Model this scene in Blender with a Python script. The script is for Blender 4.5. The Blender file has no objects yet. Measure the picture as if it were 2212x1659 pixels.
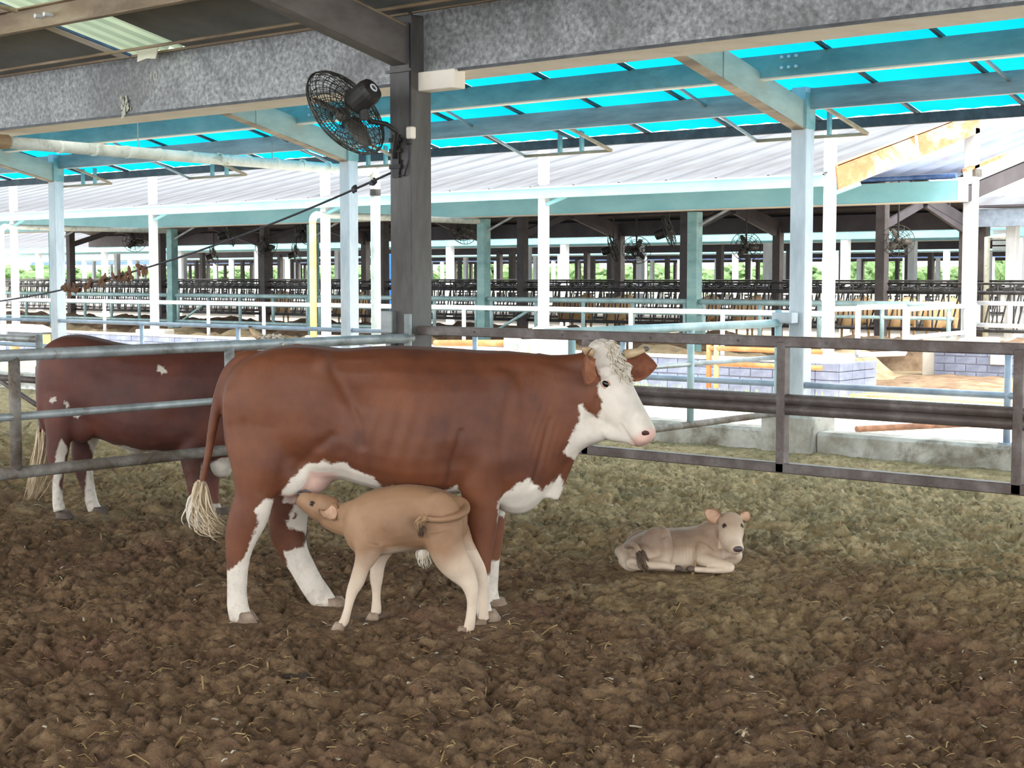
import bpy, bmesh, math, random
import numpy as np
from mathutils import Vector, Matrix
from mathutils.bvhtree import BVHTree
random.seed(7); RNG = np.random.default_rng(7)
S = bpy.context.scene; COL = S.collection

# ------------------------------------------------------------------ camera
FPX, CX, CY, EYE = 3320.0, 1106.0, 829.5, 1.68
PITCH = math.atan(0.0700); YAW = math.radians(40.36)
cam = bpy.data.cameras.new('camera'); camo = bpy.data.objects.new('camera', cam); COL.objects.link(camo)
cam.sensor_fit = 'HORIZONTAL'; cam.sensor_width = 36.0; cam.lens = 36.0 * FPX / 2212.0
cam.clip_start = 0.1; cam.clip_end = 1000
camo.location = (0, 0, EYE); camo.rotation_euler = (math.pi/2 - PITCH, 0, YAW)
S.camera = camo

# ------------------------------------------------------------------ light
W = bpy.data.worlds.new('overcast_sky'); S.world = W; W.use_nodes = True
nt = W.node_tree; nt.nodes.clear()
wo = nt.nodes.new('ShaderNodeOutputWorld'); bg = nt.nodes.new('ShaderNodeBackground')
tc = nt.nodes.new('ShaderNodeTexCoord'); sep = nt.nodes.new('ShaderNodeSeparateXYZ')
rmp = nt.nodes.new('ShaderNodeValToRGB')
nt.links.new(tc.outputs['Generated'], sep.inputs[0]); nt.links.new(sep.outputs['Z'], rmp.inputs[0])
rmp.color_ramp.elements[0].position = 0.0; rmp.color_ramp.elements[0].color = (0.86, 0.94, 1.0, 1)
rmp.color_ramp.elements[1].position = 0.25; rmp.color_ramp.elements[1].color = (1.0, 0.985, 0.96, 1)
nt.links.new(rmp.outputs[0], bg.inputs[0]); bg.inputs[1].default_value = 3.2
nt.links.new(bg.outputs[0], wo.inputs[0])
sun = bpy.data.lights.new('hazy_sun', 'SUN'); sun.energy = 2.4; sun.angle = math.radians(25); sun.color = (1.0, 0.95, 0.86)
suno = bpy.data.objects.new('hazy_sun', sun); COL.objects.link(suno)
suno.rotation_euler = (math.radians(32), 0, math.radians(60)); suno.location = (0, 0, 30)
vs = S.view_settings; vs.view_transform = 'Standard'; vs.look = 'None'; vs.gamma = 1.0; vs.use_curve_mapping = False
vs.exposure = 0.43

# ------------------------------------------------------------------ projection helpers
CYW, SYW, CP, SP = math.cos(YAW), math.sin(YAW), math.cos(PITCH), math.sin(PITCH)
def ray(px, py):
    a = (px-CX)/FPX; v = -(py-CY)/FPX
    F = CP + v*SP; U = -SP + v*CP
    return Vector((a*CYW - F*SYW, a*SYW + F*CYW, U)), F
def atY(px, py, Y): r, F = ray(px, py); return Vector((0,0,EYE)) + r*(Y/r.y)
def atX(px, py, X): r, F = ray(px, py); return Vector((0,0,EYE)) + r*(X/r.x)
def atZ(px, py, Z): r, F = ray(px, py); return Vector((0,0,EYE)) + r*((Z-EYE)/r.z)
def atD(px, py, D): r, F = ray(px, py); return Vector((0,0,EYE)) + r*(D/F)
def xat(px, Y): return atY(px, 700, Y).x
def zat(px, py, Y): return atY(px, py, Y).z

# ------------------------------------------------------------------ materials
MATS = {}
def newmat(name):
    m = bpy.data.materials.new(name); m.use_nodes = True; m.node_tree.nodes.clear()
    N = m.node_tree.nodes; L = m.node_tree.links
    o = N.new('ShaderNodeOutputMaterial'); b = N.new('ShaderNodeBsdfPrincipled'); L.new(b.outputs[0], o.inputs[0])
    MATS[name] = m
    return m, N, L, b, o
def c4(c): return (c[0], c[1], c[2], 1.0)
def srgb(r, g, b):
    return tuple((x/255/12.92 if x/255 <= .04045 else ((x/255+.055)/1.055)**2.4) for x in (r, g, b))
def coords(N, L, scale=(1,1,1), kind='Object'):
    t = N.new('ShaderNodeTexCoord'); mp = N.new('ShaderNodeMapping'); mp.inputs['Scale'].default_value = scale
    L.new(t.outputs[kind], mp.inputs[0]); return mp.outputs[0]
def noise(N, L, vec, scale, detail=5, rough=.6, dist=0):
    n = N.new('ShaderNodeTexNoise'); n.inputs['Scale'].default_value = scale; n.inputs['Detail'].default_value = detail
    n.inputs['Roughness'].default_value = rough; n.inputs['Distortion'].default_value = dist
    L.new(vec, n.inputs['Vector']); return n.outputs['Fac']
def ramp(N, L, fac, stops):
    r = N.new('ShaderNodeValToRGB'); L.new(fac, r.inputs[0]); e = r.color_ramp.elements
    while len(e) < len(stops): e.new(0.5)
    for i, (p, c) in enumerate(stops): e[i].position = p; e[i].color = c4(c) if len(c) == 3 else c
    return r.outputs['Color']
def mixc(N, L, fac, a, b, mode='MIX'):
    m = N.new('ShaderNodeMix'); m.data_type = 'RGBA'; m.blend_type = mode
    for sock, v in ((m.inputs[0], fac), (m.inputs[6], a), (m.inputs[7], b)):
        if hasattr(v, 'links') or hasattr(v, 'is_linked'): L.new(v, sock)
        else: sock.default_value = v if isinstance(v, (int, float)) else c4(v)
    return m.outputs[2]
def mth(N, L, op, a, b=0.0, c=None, clamp=False):
    m = N.new('ShaderNodeMath'); m.operation = op; m.use_clamp = clamp
    for sock, v in zip(m.inputs, (a, b) if c is None else (a, b, c)):
        if hasattr(v, 'is_linked'): L.new(v, sock)
        else: sock.default_value = v
    return m.outputs[0]
def bump(N, L, b, h, strength=.3, dist=.01):
    n = N.new('ShaderNodeBump'); n.inputs['Strength'].default_value = strength; n.inputs['Distance'].default_value = dist
    L.new(h, n.inputs['Height']); L.new(n.outputs[0], b.inputs['Normal'])
def worn(name, base, dark, light, scale=3.0, rough=.6, metal=0.0, stretch=(1,1,1), bmp=.15, grime=None, gscale=1.2, gth=(.5,.7)):
    """painted or galvanised surface: three tones of noise, optional stain colour in patches"""
    m, N, L, b, o = newmat(name)
    v = coords(N, L, stretch)
    f = noise(N, L, v, scale, 7, .65)
    col = ramp(N, L, f, [(.3, dark), (.5, base), (.72, light)])
    if grime:
        g = noise(N, L, v, gscale, 6, .7, .6)
        gm = ramp(N, L, g, [(gth[0], (0,0,0)), (gth[1], (1,1,1))])
        col = mixc(N, L, gm, col, grime)
    L.new(col, b.inputs['Base Color']); b.inputs['Roughness'].default_value = rough; b.inputs['Metallic'].default_value = metal
    if bmp: bump(N, L, b, noise(N, L, v, scale*9, 4, .7), bmp, .01)
    return m
worn('galvanised_sheet', srgb(150,150,150), srgb(98,98,99), srgb(196,196,193), 26, .5, .25, (1,1,1), .25, srgb(92,90,88), .9, (.45,.75))
worn('cream_soffit', srgb(238,228,212), srgb(224,212,194), srgb(244,236,224), 3, .7, 0, (1,1,1), .1, srgb(150,135,118), 2.2, (.68,.74))
worn('dark_column_paint', srgb(92,90,88), srgb(62,57,54), srgb(112,113,112), 2.2, .6, .1, (1,1,.35), .2, srgb(62,52,46), .8, (.46,.66))
worn('rafter_paint', srgb(104,97,92), srgb(80,72,68), srgb(128,122,116), 3, .65, .1, (1,.4,1), .15)
worn('grey_post_paint', srgb(182,190,196), srgb(150,160,168), srgb(206,212,216), 3, .55, .1, (1,1,.3), .15, srgb(140,142,140), 1.6, (.58,.74))
worn('white_post_paint', srgb(222,226,230), srgb(200,206,212), srgb(238,240,242), 3, .5, 0, (1,1,.3), .1, srgb(190,170,150), 1.5, (.64,.76))
worn('teal_steel', srgb(120,160,160), srgb(92,136,138), srgb(150,184,180), 3, .55, .1, (.4,1,1), .1, srgb(110,120,110), 1.5, (.58,.74))
worn('teal_fascia', srgb(146,206,214), srgb(128,190,200), srgb(162,218,224), 1.2, .5, 0, (.5,1,1), .05, srgb(112,150,152), .6, (.6,.8))
worn('grey_purlin', srgb(146,152,152), srgb(114,122,124), srgb(172,176,176), 4, .5, .3, (.3,1,2), .15)
worn('green_beam', srgb(146,158,148), srgb(116,126,114), srgb(174,184,174), 3, .6, 0, (1,.4,1), .15, srgb(140,128,108), 1.3, (.6,.75))
worn('brown_purlin', srgb(150,128,100), srgb(104,84,64), srgb(182,164,138), 3, .6, .1, (.3,1,1), .15, srgb(84,70,58), 1.4, (.55,.75))
worn('dark_roof_sheet', srgb(120,120,116), srgb(100,100,97), srgb(134,134,130), 1.5, .7, 0, (1,1,1), .05, srgb(96,94,90), .8, (.6,.8))
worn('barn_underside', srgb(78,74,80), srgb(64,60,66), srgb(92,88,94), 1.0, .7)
worn('barn_column', srgb(88,82,82), srgb(66,60,60), srgb(108,102,100), 2, .65)
worn('fence_pipe', srgb(168,176,178), srgb(122,128,128), srgb(192,200,202), 5, .45, .35, (1,1,1), .15, srgb(112,98,84), 3, (.56,.72))
worn('dirty_pipe', srgb(128,122,114), srgb(94,84,74), srgb(160,158,152), 7, .7, .1, (1,1,1), .4, srgb(86,70,56), 3, (.45,.65))
worn('gate_tube', srgb(104,95,92), srgb(78,67,63), srgb(138,132,130), 5, .5, .2, (1,1,1), .25, srgb(80,64,56), 2.2, (.5,.7))
worn('blue_pipe', srgb(150,164,180), srgb(122,136,154), srgb(176,190,204), 4, .45, .2)
worn('teal_pipe', srgb(156,186,190), srgb(132,160,166), srgb(184,206,208), 4, .45, .1)
worn('white_pipe', srgb(226,230,238), srgb(205,210,220), srgb(240,242,246), 4, .45, 0)
worn('rust_orange', srgb(206,128,78), srgb(180,98,52), srgb(226,166,120), 3, .7)
worn('rusty_rafter', srgb(206,128,84), srgb(196,104,60), srgb(222,186,150), 1.6, .65, 0, (1,.6,1.5), .1, srgb(214,196,178), .9, (.52,.62))
worn('pvc_pipe', srgb(214,220,212), srgb(188,196,184), srgb(230,234,226), 6, .45, 0, (1,1,1), .1, srgb(140,146,126), 3.5, (.56,.7))
worn('yellow_pipe', srgb(224,186,120), srgb(206,160,92), srgb(236,208,156), 3, .5)
worn('concrete', srgb(168,166,158), srgb(128,122,110), srgb(200,198,192), 3.2, .9, 0, (1,1,1), .5, srgb(94,84,66), 1.6, (.5,.66))
worn('pale_concrete', srgb(206,202,194), srgb(184,178,168), srgb(222,218,210), 2, .9, 0, (1,1,1), .3)
worn('yard_concrete', srgb(212,206,196), srgb(192,184,172), srgb(226,220,212), .8, .9, 0, (1,1,1), .2)
worn('blue_block', srgb(128,136,158), srgb(108,116,138), srgb(152,160,180), 3, .85, 0, (1,1,1), .6)
worn('mortar', srgb(178,182,192), srgb(160,164,174), srgb(190,194,204), 4, .9)
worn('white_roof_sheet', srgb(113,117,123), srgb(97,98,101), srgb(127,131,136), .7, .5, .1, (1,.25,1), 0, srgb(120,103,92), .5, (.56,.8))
worn('pale_blue_sheet', srgb(120,129,148), srgb(106,116,138), srgb(134,142,158), .9, .5, .1, (1,.25,1), 0, srgb(122,94,80), .6, (.6,.8))
worn('blue_edge', srgb(78,112,168), srgb(58,88,140), srgb(112,146,196), 4, .5)
worn('bright_blue', srgb(40,120,220), srgb(30,100,200), srgb(70,140,230), 4, .5)
worn('fan_black', srgb(46,44,42), srgb(34,32,30), srgb(62,60,56), 8, .55, .2)
worn('fan_grey', srgb(96,92,84), srgb(66,62,56), srgb(120,116,108), 8, .5, .2)
worn('cage_wire', srgb(70,68,64), srgb(50,48,46), srgb(92,90,84), 8, .5, .4)
worn('black_cable', srgb(42,42,52), srgb(32,32,40), srgb(58,58,68), 6, .6)
worn('headlock_steel', srgb(74,74,76), srgb(54,52,54), srgb(96,98,100), 5, .5, .3)
worn('dry_earth', srgb(142,118,94), srgb(106,84,64), srgb(172,150,124), 3.5, 1, 0, (1,1,1), .8)
worn('sandy_litter', srgb(176,158,126), srgb(140,120,92), srgb(198,184,154), 2.5, 1, 0, (1,1,1), .8)
worn('field_green', srgb(132,156,100), srgb(114,138,84), srgb(150,172,120), .15, 1)
worn('leaf_green', srgb(112,140,96), srgb(90,118,78), srgb(136,160,118), 1.2, 1, 0, (1,1,1), .6)
worn('grass_blade', srgb(166,190,110), srgb(138,168,86), srgb(196,208,140), 3, 1)
worn('straw', srgb(162,136,90), srgb(126,100,62), srgb(190,170,126), 9, .8)
worn('pale_bits', srgb(186,178,158), srgb(150,138,112), srgb(214,210,200), 9, .8)
worn('dark_leaf', srgb(110,78,58), srgb(78,54,42), srgb(134,100,78), 6, .9)
worn('dark_dung', srgb(62,50,40), srgb(44,36,30), srgb(78,64,50), 12, .9, 0, (1,1,1), .8)

def translucent(name, col, col2, scale=.8, mixf=.3):
    m, N, L, b, o = newmat(name); N.remove(b)
    v = coords(N, L, (1, .35, 1))
    c = ramp(N, L, noise(N, L, v, scale, 5, .6), [(.35, col2), (.65, col)])
    t = N.new('ShaderNodeBsdfTranslucent'); d = N.new('ShaderNodeBsdfDiffuse'); mx = N.new('ShaderNodeMixShader')
    mx.inputs[0].default_value = mixf
    L.new(c, t.inputs[0]); L.new(c, d.inputs[0]); L.new(t.outputs[0], mx.inputs[1]); L.new(d.outputs[0], mx.inputs[2]); L.new(mx.outputs[0], o.inputs[0])
    return m
translucent('blue_polycarbonate', srgb(0,116,152), srgb(8,134,164), .7, .15)
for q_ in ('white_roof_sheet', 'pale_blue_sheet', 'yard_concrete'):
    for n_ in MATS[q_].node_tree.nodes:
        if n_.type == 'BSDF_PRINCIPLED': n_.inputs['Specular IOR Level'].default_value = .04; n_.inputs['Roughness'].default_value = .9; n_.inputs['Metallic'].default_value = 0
translucent('added_milky_sheet', srgb(176,178,172), srgb(160,164,158), 1.0, .3)
translucent('skylight_sheet', srgb(132,142,122), srgb(112,126,108), 2.0, .3)

# ------------------------------------------------------------------ geometry helpers
WLOC = {}
class MB:
    def __init__(s): s.v = []; s.f = []
    def add(s, vs, fs):
        k = len(s.v); s.v += [tuple(p) for p in vs]; s.f += [tuple(i+k for i in f) for f in fs]; return s
    def box(s, a, b):
        x0,x1 = sorted((a[0],b[0])); y0,y1 = sorted((a[1],b[1])); z0,z1 = sorted((a[2],b[2]))
        return s.add([(x0,y0,z0),(x1,y0,z0),(x1,y1,z0),(x0,y1,z0),(x0,y0,z1),(x1,y0,z1),(x1,y1,z1),(x0,y1,z1)],
                     [(3,2,1,0),(4,5,6,7),(0,1,5,4),(1,2,6,5),(2,3,7,6),(3,0,4,7)])
    def bbox(s, a, b, e=.01):
        """box with chamfered edges"""
        lo = [min(a[i],b[i]) for i in range(3)]; hi = [max(a[i],b[i]) for i in range(3)]
        bm = bmesh.new(); bmesh.ops.create_cube(bm, size=1)
        for v in bm.verts: v.co = Vector([lo[i] + (v.co[i]+.5)*(hi[i]-lo[i]) for i in range(3)])
        bmesh.ops.bevel(bm, geom=list(bm.edges), offset=e, segments=1, affect='EDGES')
        bm.verts.index_update()
        s.add([v.co[:] for v in bm.verts], [[v.index for v in f.verts] for f in bm.faces]); bm.free(); return s
    def beam(s, p, q, w, h, up=(0,0,1)):
        """rectangular bar from p to q, w wide and h high (up)"""
        p = Vector(p); q = Vector(q); d = (q-p).normalized(); u = Vector(up); r = d.cross(u)
        if r.length < 1e-6: r = Vector((1,0,0))
        r.normalize(); u = r.cross(d).normalized()
        vs = []
        for c in (p, q):
            for i, j in ((-1,-1),(1,-1),(1,1),(-1,1)): vs.append(c + r*i*w/2 + u*j*h/2)
        return s.add(vs, [(3,2,1,0),(4,5,6,7),(0,1,5,4),(1,2,6,5),(2,3,7,6),(3,0,4,7)])
    def tube(s, pts, r, n=10, cap=True, squash=1.0):
        """round pipe through points; r number or list"""
        P = [Vector(p) for p in pts]; m = len(P); R = r if hasattr(r, '__len__') else [r]*m
        vs = []; prev = None
        for i in range(m):
            t = (P[min(i+1,m-1)] - P[max(i-1,0)]).normalized()
            if prev is None:
                a = Vector((0,0,1)) if abs(t.z) < .9 else Vector((1,0,0))
                u = t.cross(a).normalized()
            else: u = (prev - t*prev.dot(t)).normalized()
            prev = u; w = t.cross(u)
            for k in range(n):
                an = 2*math.pi*k/n; vs.append(P[i] + (u*math.cos(an) + w*math.sin(an)*squash)*R[i])
        fs = [(i*n+k, i*n+(k+1)%n, (i+1)*n+(k+1)%n, (i+1)*n+k) for i in range(m-1) for k in range(n)]
        if cap: fs += [tuple(range(n-1,-1,-1)), tuple(range((m-1)*n, m*n))]
        return s.add(vs, fs)
    def ell(s, c, r, M=None, n=12, m=8):
        vs = []; c = Vector(c)
        def T(p): p = Vector((p[0]*r[0], p[1]*r[1], p[2]*r[2])); return c + (M @ p if M else p)
        vs.append(T((0,0,1)))
        for i in range(1, m):
            th = math.pi*i/m
            for k in range(n): a = 2*math.pi*k/n; vs.append(T((math.sin(th)*math.cos(a), math.sin(th)*math.sin(a), math.cos(th))))
        vs.append(T((0,0,-1))); fs = [(0, 1+k, 1+(k+1)%n) for k in range(n)]
        for i in range(m-2):
            for k in range(n): fs.append((1+i*n+k, 1+(i+1)*n+k, 1+(i+1)*n+(k+1)%n, 1+i*n+(k+1)%n))
        e = len(vs)-1; fs += [(e, 1+(m-2)*n+(k+1)%n, 1+(m-2)*n+k) for k in range(n)]
        return s.add(vs, fs)
    def mesh(s, name, off=(0,0,0), smooth=False):
        me = bpy.data.meshes.new(name); o = Vector(off)
        me.from_pydata([tuple(Vector(v)-o) for v in s.v], [], s.f); me.update()
        if smooth: me.polygons.foreach_set('use_smooth', [True]*len(me.polygons))
        return me
    def build(s, name, mat, parent=None, smooth=False, local=False, base=None):
        if parent is not None:
            off = (0,0,0) if local else WLOC.get(parent.name, Vector((0,0,0)))
            loc = Vector((0,0,0))
        else:
            if base is None:
                A = np.array(s.v); base = ((A[:,0].min()+A[:,0].max())/2, (A[:,1].min()+A[:,1].max())/2, A[:,2].min())
            off = Vector(base); loc = Vector(base)
        me = s.mesh(name, off, smooth); me.materials.append(MATS[mat])
        o = bpy.data.objects.new(name, me); COL.objects.link(o)
        if parent is not None: o.parent = parent; WLOC[o.name] = Vector(off)
        else: o.location = loc; WLOC[o.name] = loc
        return o
def tag(o, label, cat, group=None):
    o['label'] = label; o['category'] = cat
    if group: o['group'] = group
    return o
def struct(o, label=None):
    o['kind'] = 'structure'
    if label: o['label'] = label
    return o
def thing(name, loc, label, cat, group=None, rotz=0.0):
    o = bpy.data.objects.new(name, None); COL.objects.link(o); o.location = loc; o.rotation_euler = (0,0,rotz)
    o.empty_display_size = .2; WLOC[o.name] = Vector(loc)
    return tag(o, label, cat, group)
def copy_tree(o, parent=None):
    c = o.copy(); COL.objects.link(c); c.parent = parent
    for ch in [x for x in bpy.data.objects if x.parent == o]: copy_tree(ch, c)
    return c

# ------------------------------------------------------------------ numpy noise
def perlin(x, y, seed=0):
    r = np.random.default_rng(seed); p = r.permutation(512); ang = r.random(512)*2*np.pi
    gx, gy = np.cos(ang), np.sin(ang)
    xi = np.floor(x).astype(int); yi = np.floor(y).astype(int); xf = x-xi; yf = y-yi
    u = xf**3*(xf*(xf*6-15)+10); v = yf**3*(yf*(yf*6-15)+10)
    def g(ix, iy, dx, dy): h = p[(p[ix & 511] + iy) & 511]; return gx[h]*dx + gy[h]*dy
    a = g(xi,yi,xf,yf); b = g(xi+1,yi,xf-1,yf); c = g(xi,yi+1,xf,yf-1); d = g(xi+1,yi+1,xf-1,yf-1)
    return (a + u*(b-a)) + v*((c + u*(d-c)) - (a + u*(b-a)))
def fbm(x, y, seed=0, oct=4, gain=.5):
    s = 0; a = 1.0
    for i in range(oct): s = s + a*perlin(x*2**i, y*2**i, seed+i); a *= gain
    return s
# ================================================================== GROUND
def bedding_material():
    m, N, L, b, o = newmat('bedding')
    v = coords(N, L, (1,1,1))
    at = N.new('ShaderNodeAttribute'); at.attribute_name = 'dry'
    n1 = noise(N, L, v, 9, 10, .72, .4); n2 = noise(N, L, v, 1.1, 5, .6); n3 = noise(N, L, v, 60, 6, .7)
    damp = ramp(N, L, n1, [(.30, srgb(80,60,44)), (.46, srgb(126,98,70)), (.58, srgb(154,124,92)), (.75, srgb(188,162,128))])
    red = mixc(N, L, ramp(N, L, n2, [(.52,(0,0,0)),(.68,(.5,.5,.5))]), damp, srgb(132,90,76))
    dry = ramp(N, L, n1, [(.30, srgb(112,96,68)), (.46, srgb(172,148,106)), (.60, srgb(204,180,136)), (.78, srgb(220,202,164))])
    green = mixc(N, L, ramp(N, L, noise(N, L, v, 1.6, 6, .7, .5), [(.52,(0,0,0)),(.70,(.4,.4,.4))]), dry, srgb(104,122,92))
    fac = mth(N, L, 'ADD', at.outputs['Fac'], mth(N, L, 'MULTIPLY_ADD', n1, .7, -.35), clamp=True)
    col = mixc(N, L, fac, red, green)
    # pale fibres mixed into the litter
    vf = coords(N, L, (1,1,1)); w = N.new('ShaderNodeTexNoise'); w.inputs['Scale'].default_value = 34; w.inputs['Detail'].default_value = 3
    w.inputs['Distortion'].default_value = 2.5; L.new(vf, w.inputs['Vector'])
    fib = ramp(N, L, w.outputs['Fac'], [(.60,(0,0,0)),(.70,(.55,.55,.55))])
    col = mixc(N, L, fib, col, srgb(176,148,106))
    n5 = noise(N, L, v, 150, 5, .8, 1.2)
    col = mixc(N, L, ramp(N, L, n5, [(.36,(.45,.45,.45)),(.48,(0,0,0))]), col, srgb(58,43,32))
    col = mixc(N, L, ramp(N, L, n5, [(.58,(0,0,0)),(.70,(.6,.6,.6))]), col, srgb(190,164,122))
    L.new(col, b.inputs['Base Color']); b.inputs['Roughness'].default_value = .95
    h = mth(N, L, 'ADD', mth(N, L, 'MULTIPLY', n1, 1.0), mth(N, L, 'ADD', mth(N, L, 'MULTIPLY', n3, .6), mth(N, L, 'MULTIPLY', n5, .35)))
    bump(N, L, b, h, 1.0, .022)
bedding_material()

HOOF_PX = [(520,1346),(712,1312),(1046,1345),(1068,1318),(735,1356),(812,1333),(1005,1384),(1046,1350),
           (135,1118),(212,1114),(435,1130),(478,1114)]
HOOVES = [atZ(px, py, 0) for px, py in HOOF_PX]
CALF_C = atD(1470, 1205, 8.74)
def bed_h(x, y):
    big = fbm(x*.55, y*.55, 11, 3)*.07
    mid = fbm(x*2.3+3, y*2.3, 21, 3)
    wx = fbm(x*3, y*3, 91, 2)*.10; wy = fbm(x*3+9, y*3, 93, 2)*.10
    lump = np.abs(fbm((x+wx)*6.5, (y+wy)*6.5+7, 31, 4, .6))
    cr = fbm(x*13+wy*20, y*13+wx*20, 41, 3, .75)
    h = big + mid*.065 - lump*.062 + .02 + cr*.034 + .016*np.maximum(0, fbm(x*22, y*22, 47, 2, .8))
    k = np.ones_like(h)
    for p in HOOVES: k = k*(1 - .92*np.exp(-((x-p.x)**2 + (y-p.y)**2)/(2*.11**2)))
    k = k*(1 - .85*np.exp(-((x-CALF_C.x)**2 + (y-CALF_C.y)**2)/(2*.42**2)))
    edge = np.clip((12.4-y)/1.2, 0, 1)
    return h*k*(.35+.65*edge) + (1-edge)*.06
def make_bedding():
    d = np.concatenate([np.arange(-9, 4.3, .7), np.arange(4.3, 9.2, .0125), np.arange(9.2, 15.5, .026), np.arange(15.5, 30, .12)])
    l = np.concatenate([np.arange(-22, -5.6, .14), np.arange(-5.6, -3.3, .03), np.arange(-3.3, 3.6, .0145), np.arange(3.6, 5.4, .03), np.arange(5.4, 12, .5)])
    Dg, Lg = np.meshgrid(d, l, indexing='ij')
    X = Lg*CYW - Dg*SYW; Y = Lg*SYW + Dg*CYW
    Z = bed_h(X, Y)
    nr, nc = Dg.shape
    idx = np.arange(nr*nc).reshape(nr, nc)
    q = np.stack([idx[:-1,:-1], idx[:-1,1:], idx[1:,1:], idx[1:,:-1]], -1).reshape(-1,4)
    Yv = Y.reshape(-1); ok = (Yv[q] < 12.45).all(1); q = q[ok]
    used = np.unique(q); rm = -np.ones(nr*nc, int); rm[used] = np.arange(len(used)); q = rm[q]
    V = np.stack([X.reshape(-1), Y.reshape(-1), Z.reshape(-1)], -1)[used]
    me = bpy.data.meshes.new('floor'); me.vertices.add(len(V)); me.vertices.foreach_set('co', V.reshape(-1))
    me.loops.add(q.size); me.loops.foreach_set('vertex_index', q.reshape(-1))
    me.polygons.add(len(q)); me.polygons.foreach_set('loop_start', np.arange(0, q.size, 4)); me.polygons.foreach_set('loop_total', np.full(len(q), 4))
    me.polygons.foreach_set('use_smooth', np.ones(len(q), bool)); me.update()
    # drier, strawy litter lies towards the open side of the barn
    dry = np.clip((V[:,1]-5.9)/2.2 + fbm(V[:,0]*.7, V[:,1]*.7, 5, 3)*.8, 0, 1)
    a = me.attributes.new('dry', 'FLOAT', 'POINT'); a.data.foreach_set('value', dry.astype(np.float32))
    me.materials.append(MATS['bedding'])
    o = bpy.data.objects.new('floor', me); COL.objects.link(o)
    struct(o, 'trampled brown manure and straw bedding covering the barn floor')
make_bedding()

def scatter(name, label, mat, n, size, width, dens, z=0.006, curl=.25):
    mb = MB()
    for i in range(n):
        D, lt = dens()
        x = lt*CYW - D*SYW; y = lt*SYW + D*CYW
        if y > 12.2: continue
        zz = float(bed_h(np.array([x]), np.array([y]))[0]) + z
        a = random.random()*math.pi; ln = size[0] + (size[1]-size[0])*random.random()**2; w = width*(.6+.8*random.random())
        t = Vector((math.cos(a), math.sin(a), random.uniform(-.25,.35))); s = Vector((-math.sin(a), math.cos(a), random.uniform(-.3,.3)))
        c = Vector((x, y, zz)); bend = Vector((0,0,random.uniform(0,curl)*ln))
        p = [c - t*ln/2 - s*w/2, c - t*ln/2 + s*w/2, c + bend + s*w/2, c + bend - s*w/2, c + t*ln/2 + s*w/2, c + t*ln/2 - s*w/2]
        u = Vector((0,0,.0018))
        mb.add(p + [k+u for k in p], [(0,1,2,3),(3,2,4,5),(9,8,7,6),(11,10,8,9),(0,3,9,6),(3,5,11,9),(1,7,8,2),(2,8,10,4),(0,6,7,1),(4,10,11,5)])
    o = mb.build(name, mat, base=(0,0,0)); o['label'] = label; o['kind'] = 'stuff'; o['category'] = 'straw'
    return o
def near_d():
    D = 4.6 + 8*random.random()**1.5; return D, random.uniform(-.37, .37)*D
scatter('straw_litter', 'loose yellow straw stalks scattered over the brown bedding', 'straw', 600, (.03,.12), .005, near_d)
scatter('pale_chaff', 'small pale husks and chips scattered over the bedding', 'pale_bits', 260, (.015,.06), .008, near_d)
scatter('fine_chaff', 'fine tan chaff worked into the bedding surface', 'straw', 3500, (.012,.045), .0026, near_d, .004)
# dark dung scrap near the front
p = atZ(650, 1467, .02); mb = MB()
for i in range(7): mb.ell(p + Vector((random.uniform(-.05,.05), random.uniform(-.05,.05), random.uniform(-.005,.015))), (.035,.022,.014), Matrix.Rotation(random.random()*3, 3, 'Z'), 8, 6)
tag(mb.build('dung_scrap', 'dark_dung', smooth=True), 'dark wet dung scrap lying on the foreground bedding', 'dung')

mb = MB().box((-120,12.45,-.6),(60,22.4,-.25)); struct(mb.build('floor', 'yard_concrete'), 'pale concrete yard between the open barns')
mb = MB().box((-120,22.4,-.6),(60,44,-.22)); struct(mb.build('floor', 'sandy_litter'), 'sandy litter floor of the facing barn')
mb = MB().box((-160,44,-.6),(90,120,-.24)); struct(mb.build('floor', 'yard_concrete'), 'pale ground of the farther barns')
mb = MB().box((-400,120,-.6),(200,420,-.23)); struct(mb.build('floor', 'field_green'), 'flat green field beyond the farm')
def mound(name, label, mat, x0, x1, y0, y1, zb, amp, seed, step=.12, slope=0.0, kind='structure'):
    xs = np.arange(x0, x1+step, step); ys = np.arange(y0, y1+step, step); X, Y = np.meshgrid(xs, ys, indexing='ij')
    e = np.minimum(np.minimum(X-x0, x1-X), np.minimum(Y-y0, y1-Y)); e = np.clip(e/.9 + fbm(X*.9, Y*.9, seed+9, 3)*.7, 0, 1)
    Z = zb + e*(amp*(.55 + fbm(X*.7, Y*.7, seed, 3)*.6 + np.abs(fbm(X*3, Y*3, seed+3, 3))*.35) + slope*(Y-y0)) - .04*(1-e)
    nr, nc = X.shape; V = np.stack([X,Y,Z], -1).reshape(-1,3); I = np.arange(nr*nc).reshape(nr,nc)
    q = np.stack([I[:-1,:-1], I[1:,:-1], I[1:,1:], I[:-1,1:]], -1).reshape(-1,4)
    mb = MB(); mb.v = [tuple(v) for v in V]; mb.f = [tuple(int(i) for i in f) for f in q]
    o = mb.build(name, mat, smooth=True, base=(0,0,0)); struct(o, label); return o
mound('floor', 'brown wood chip litter spilling out of the facing barn gateway', 'dry_earth', -13.5, -3, 23.6, 33, -.24, .12, 61)
mound('floor', 'yellow sandy litter banked up inside the facing barn', 'sandy_litter', -46, -12.5, 23.2, 27, -.22, .55, 71, .18)
mound('floor', 'dark brown manure bank under the feed barrier', 'dry_earth', -60, -12.5, 28.5, 36, -.22, .55, 81, .22)
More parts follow.
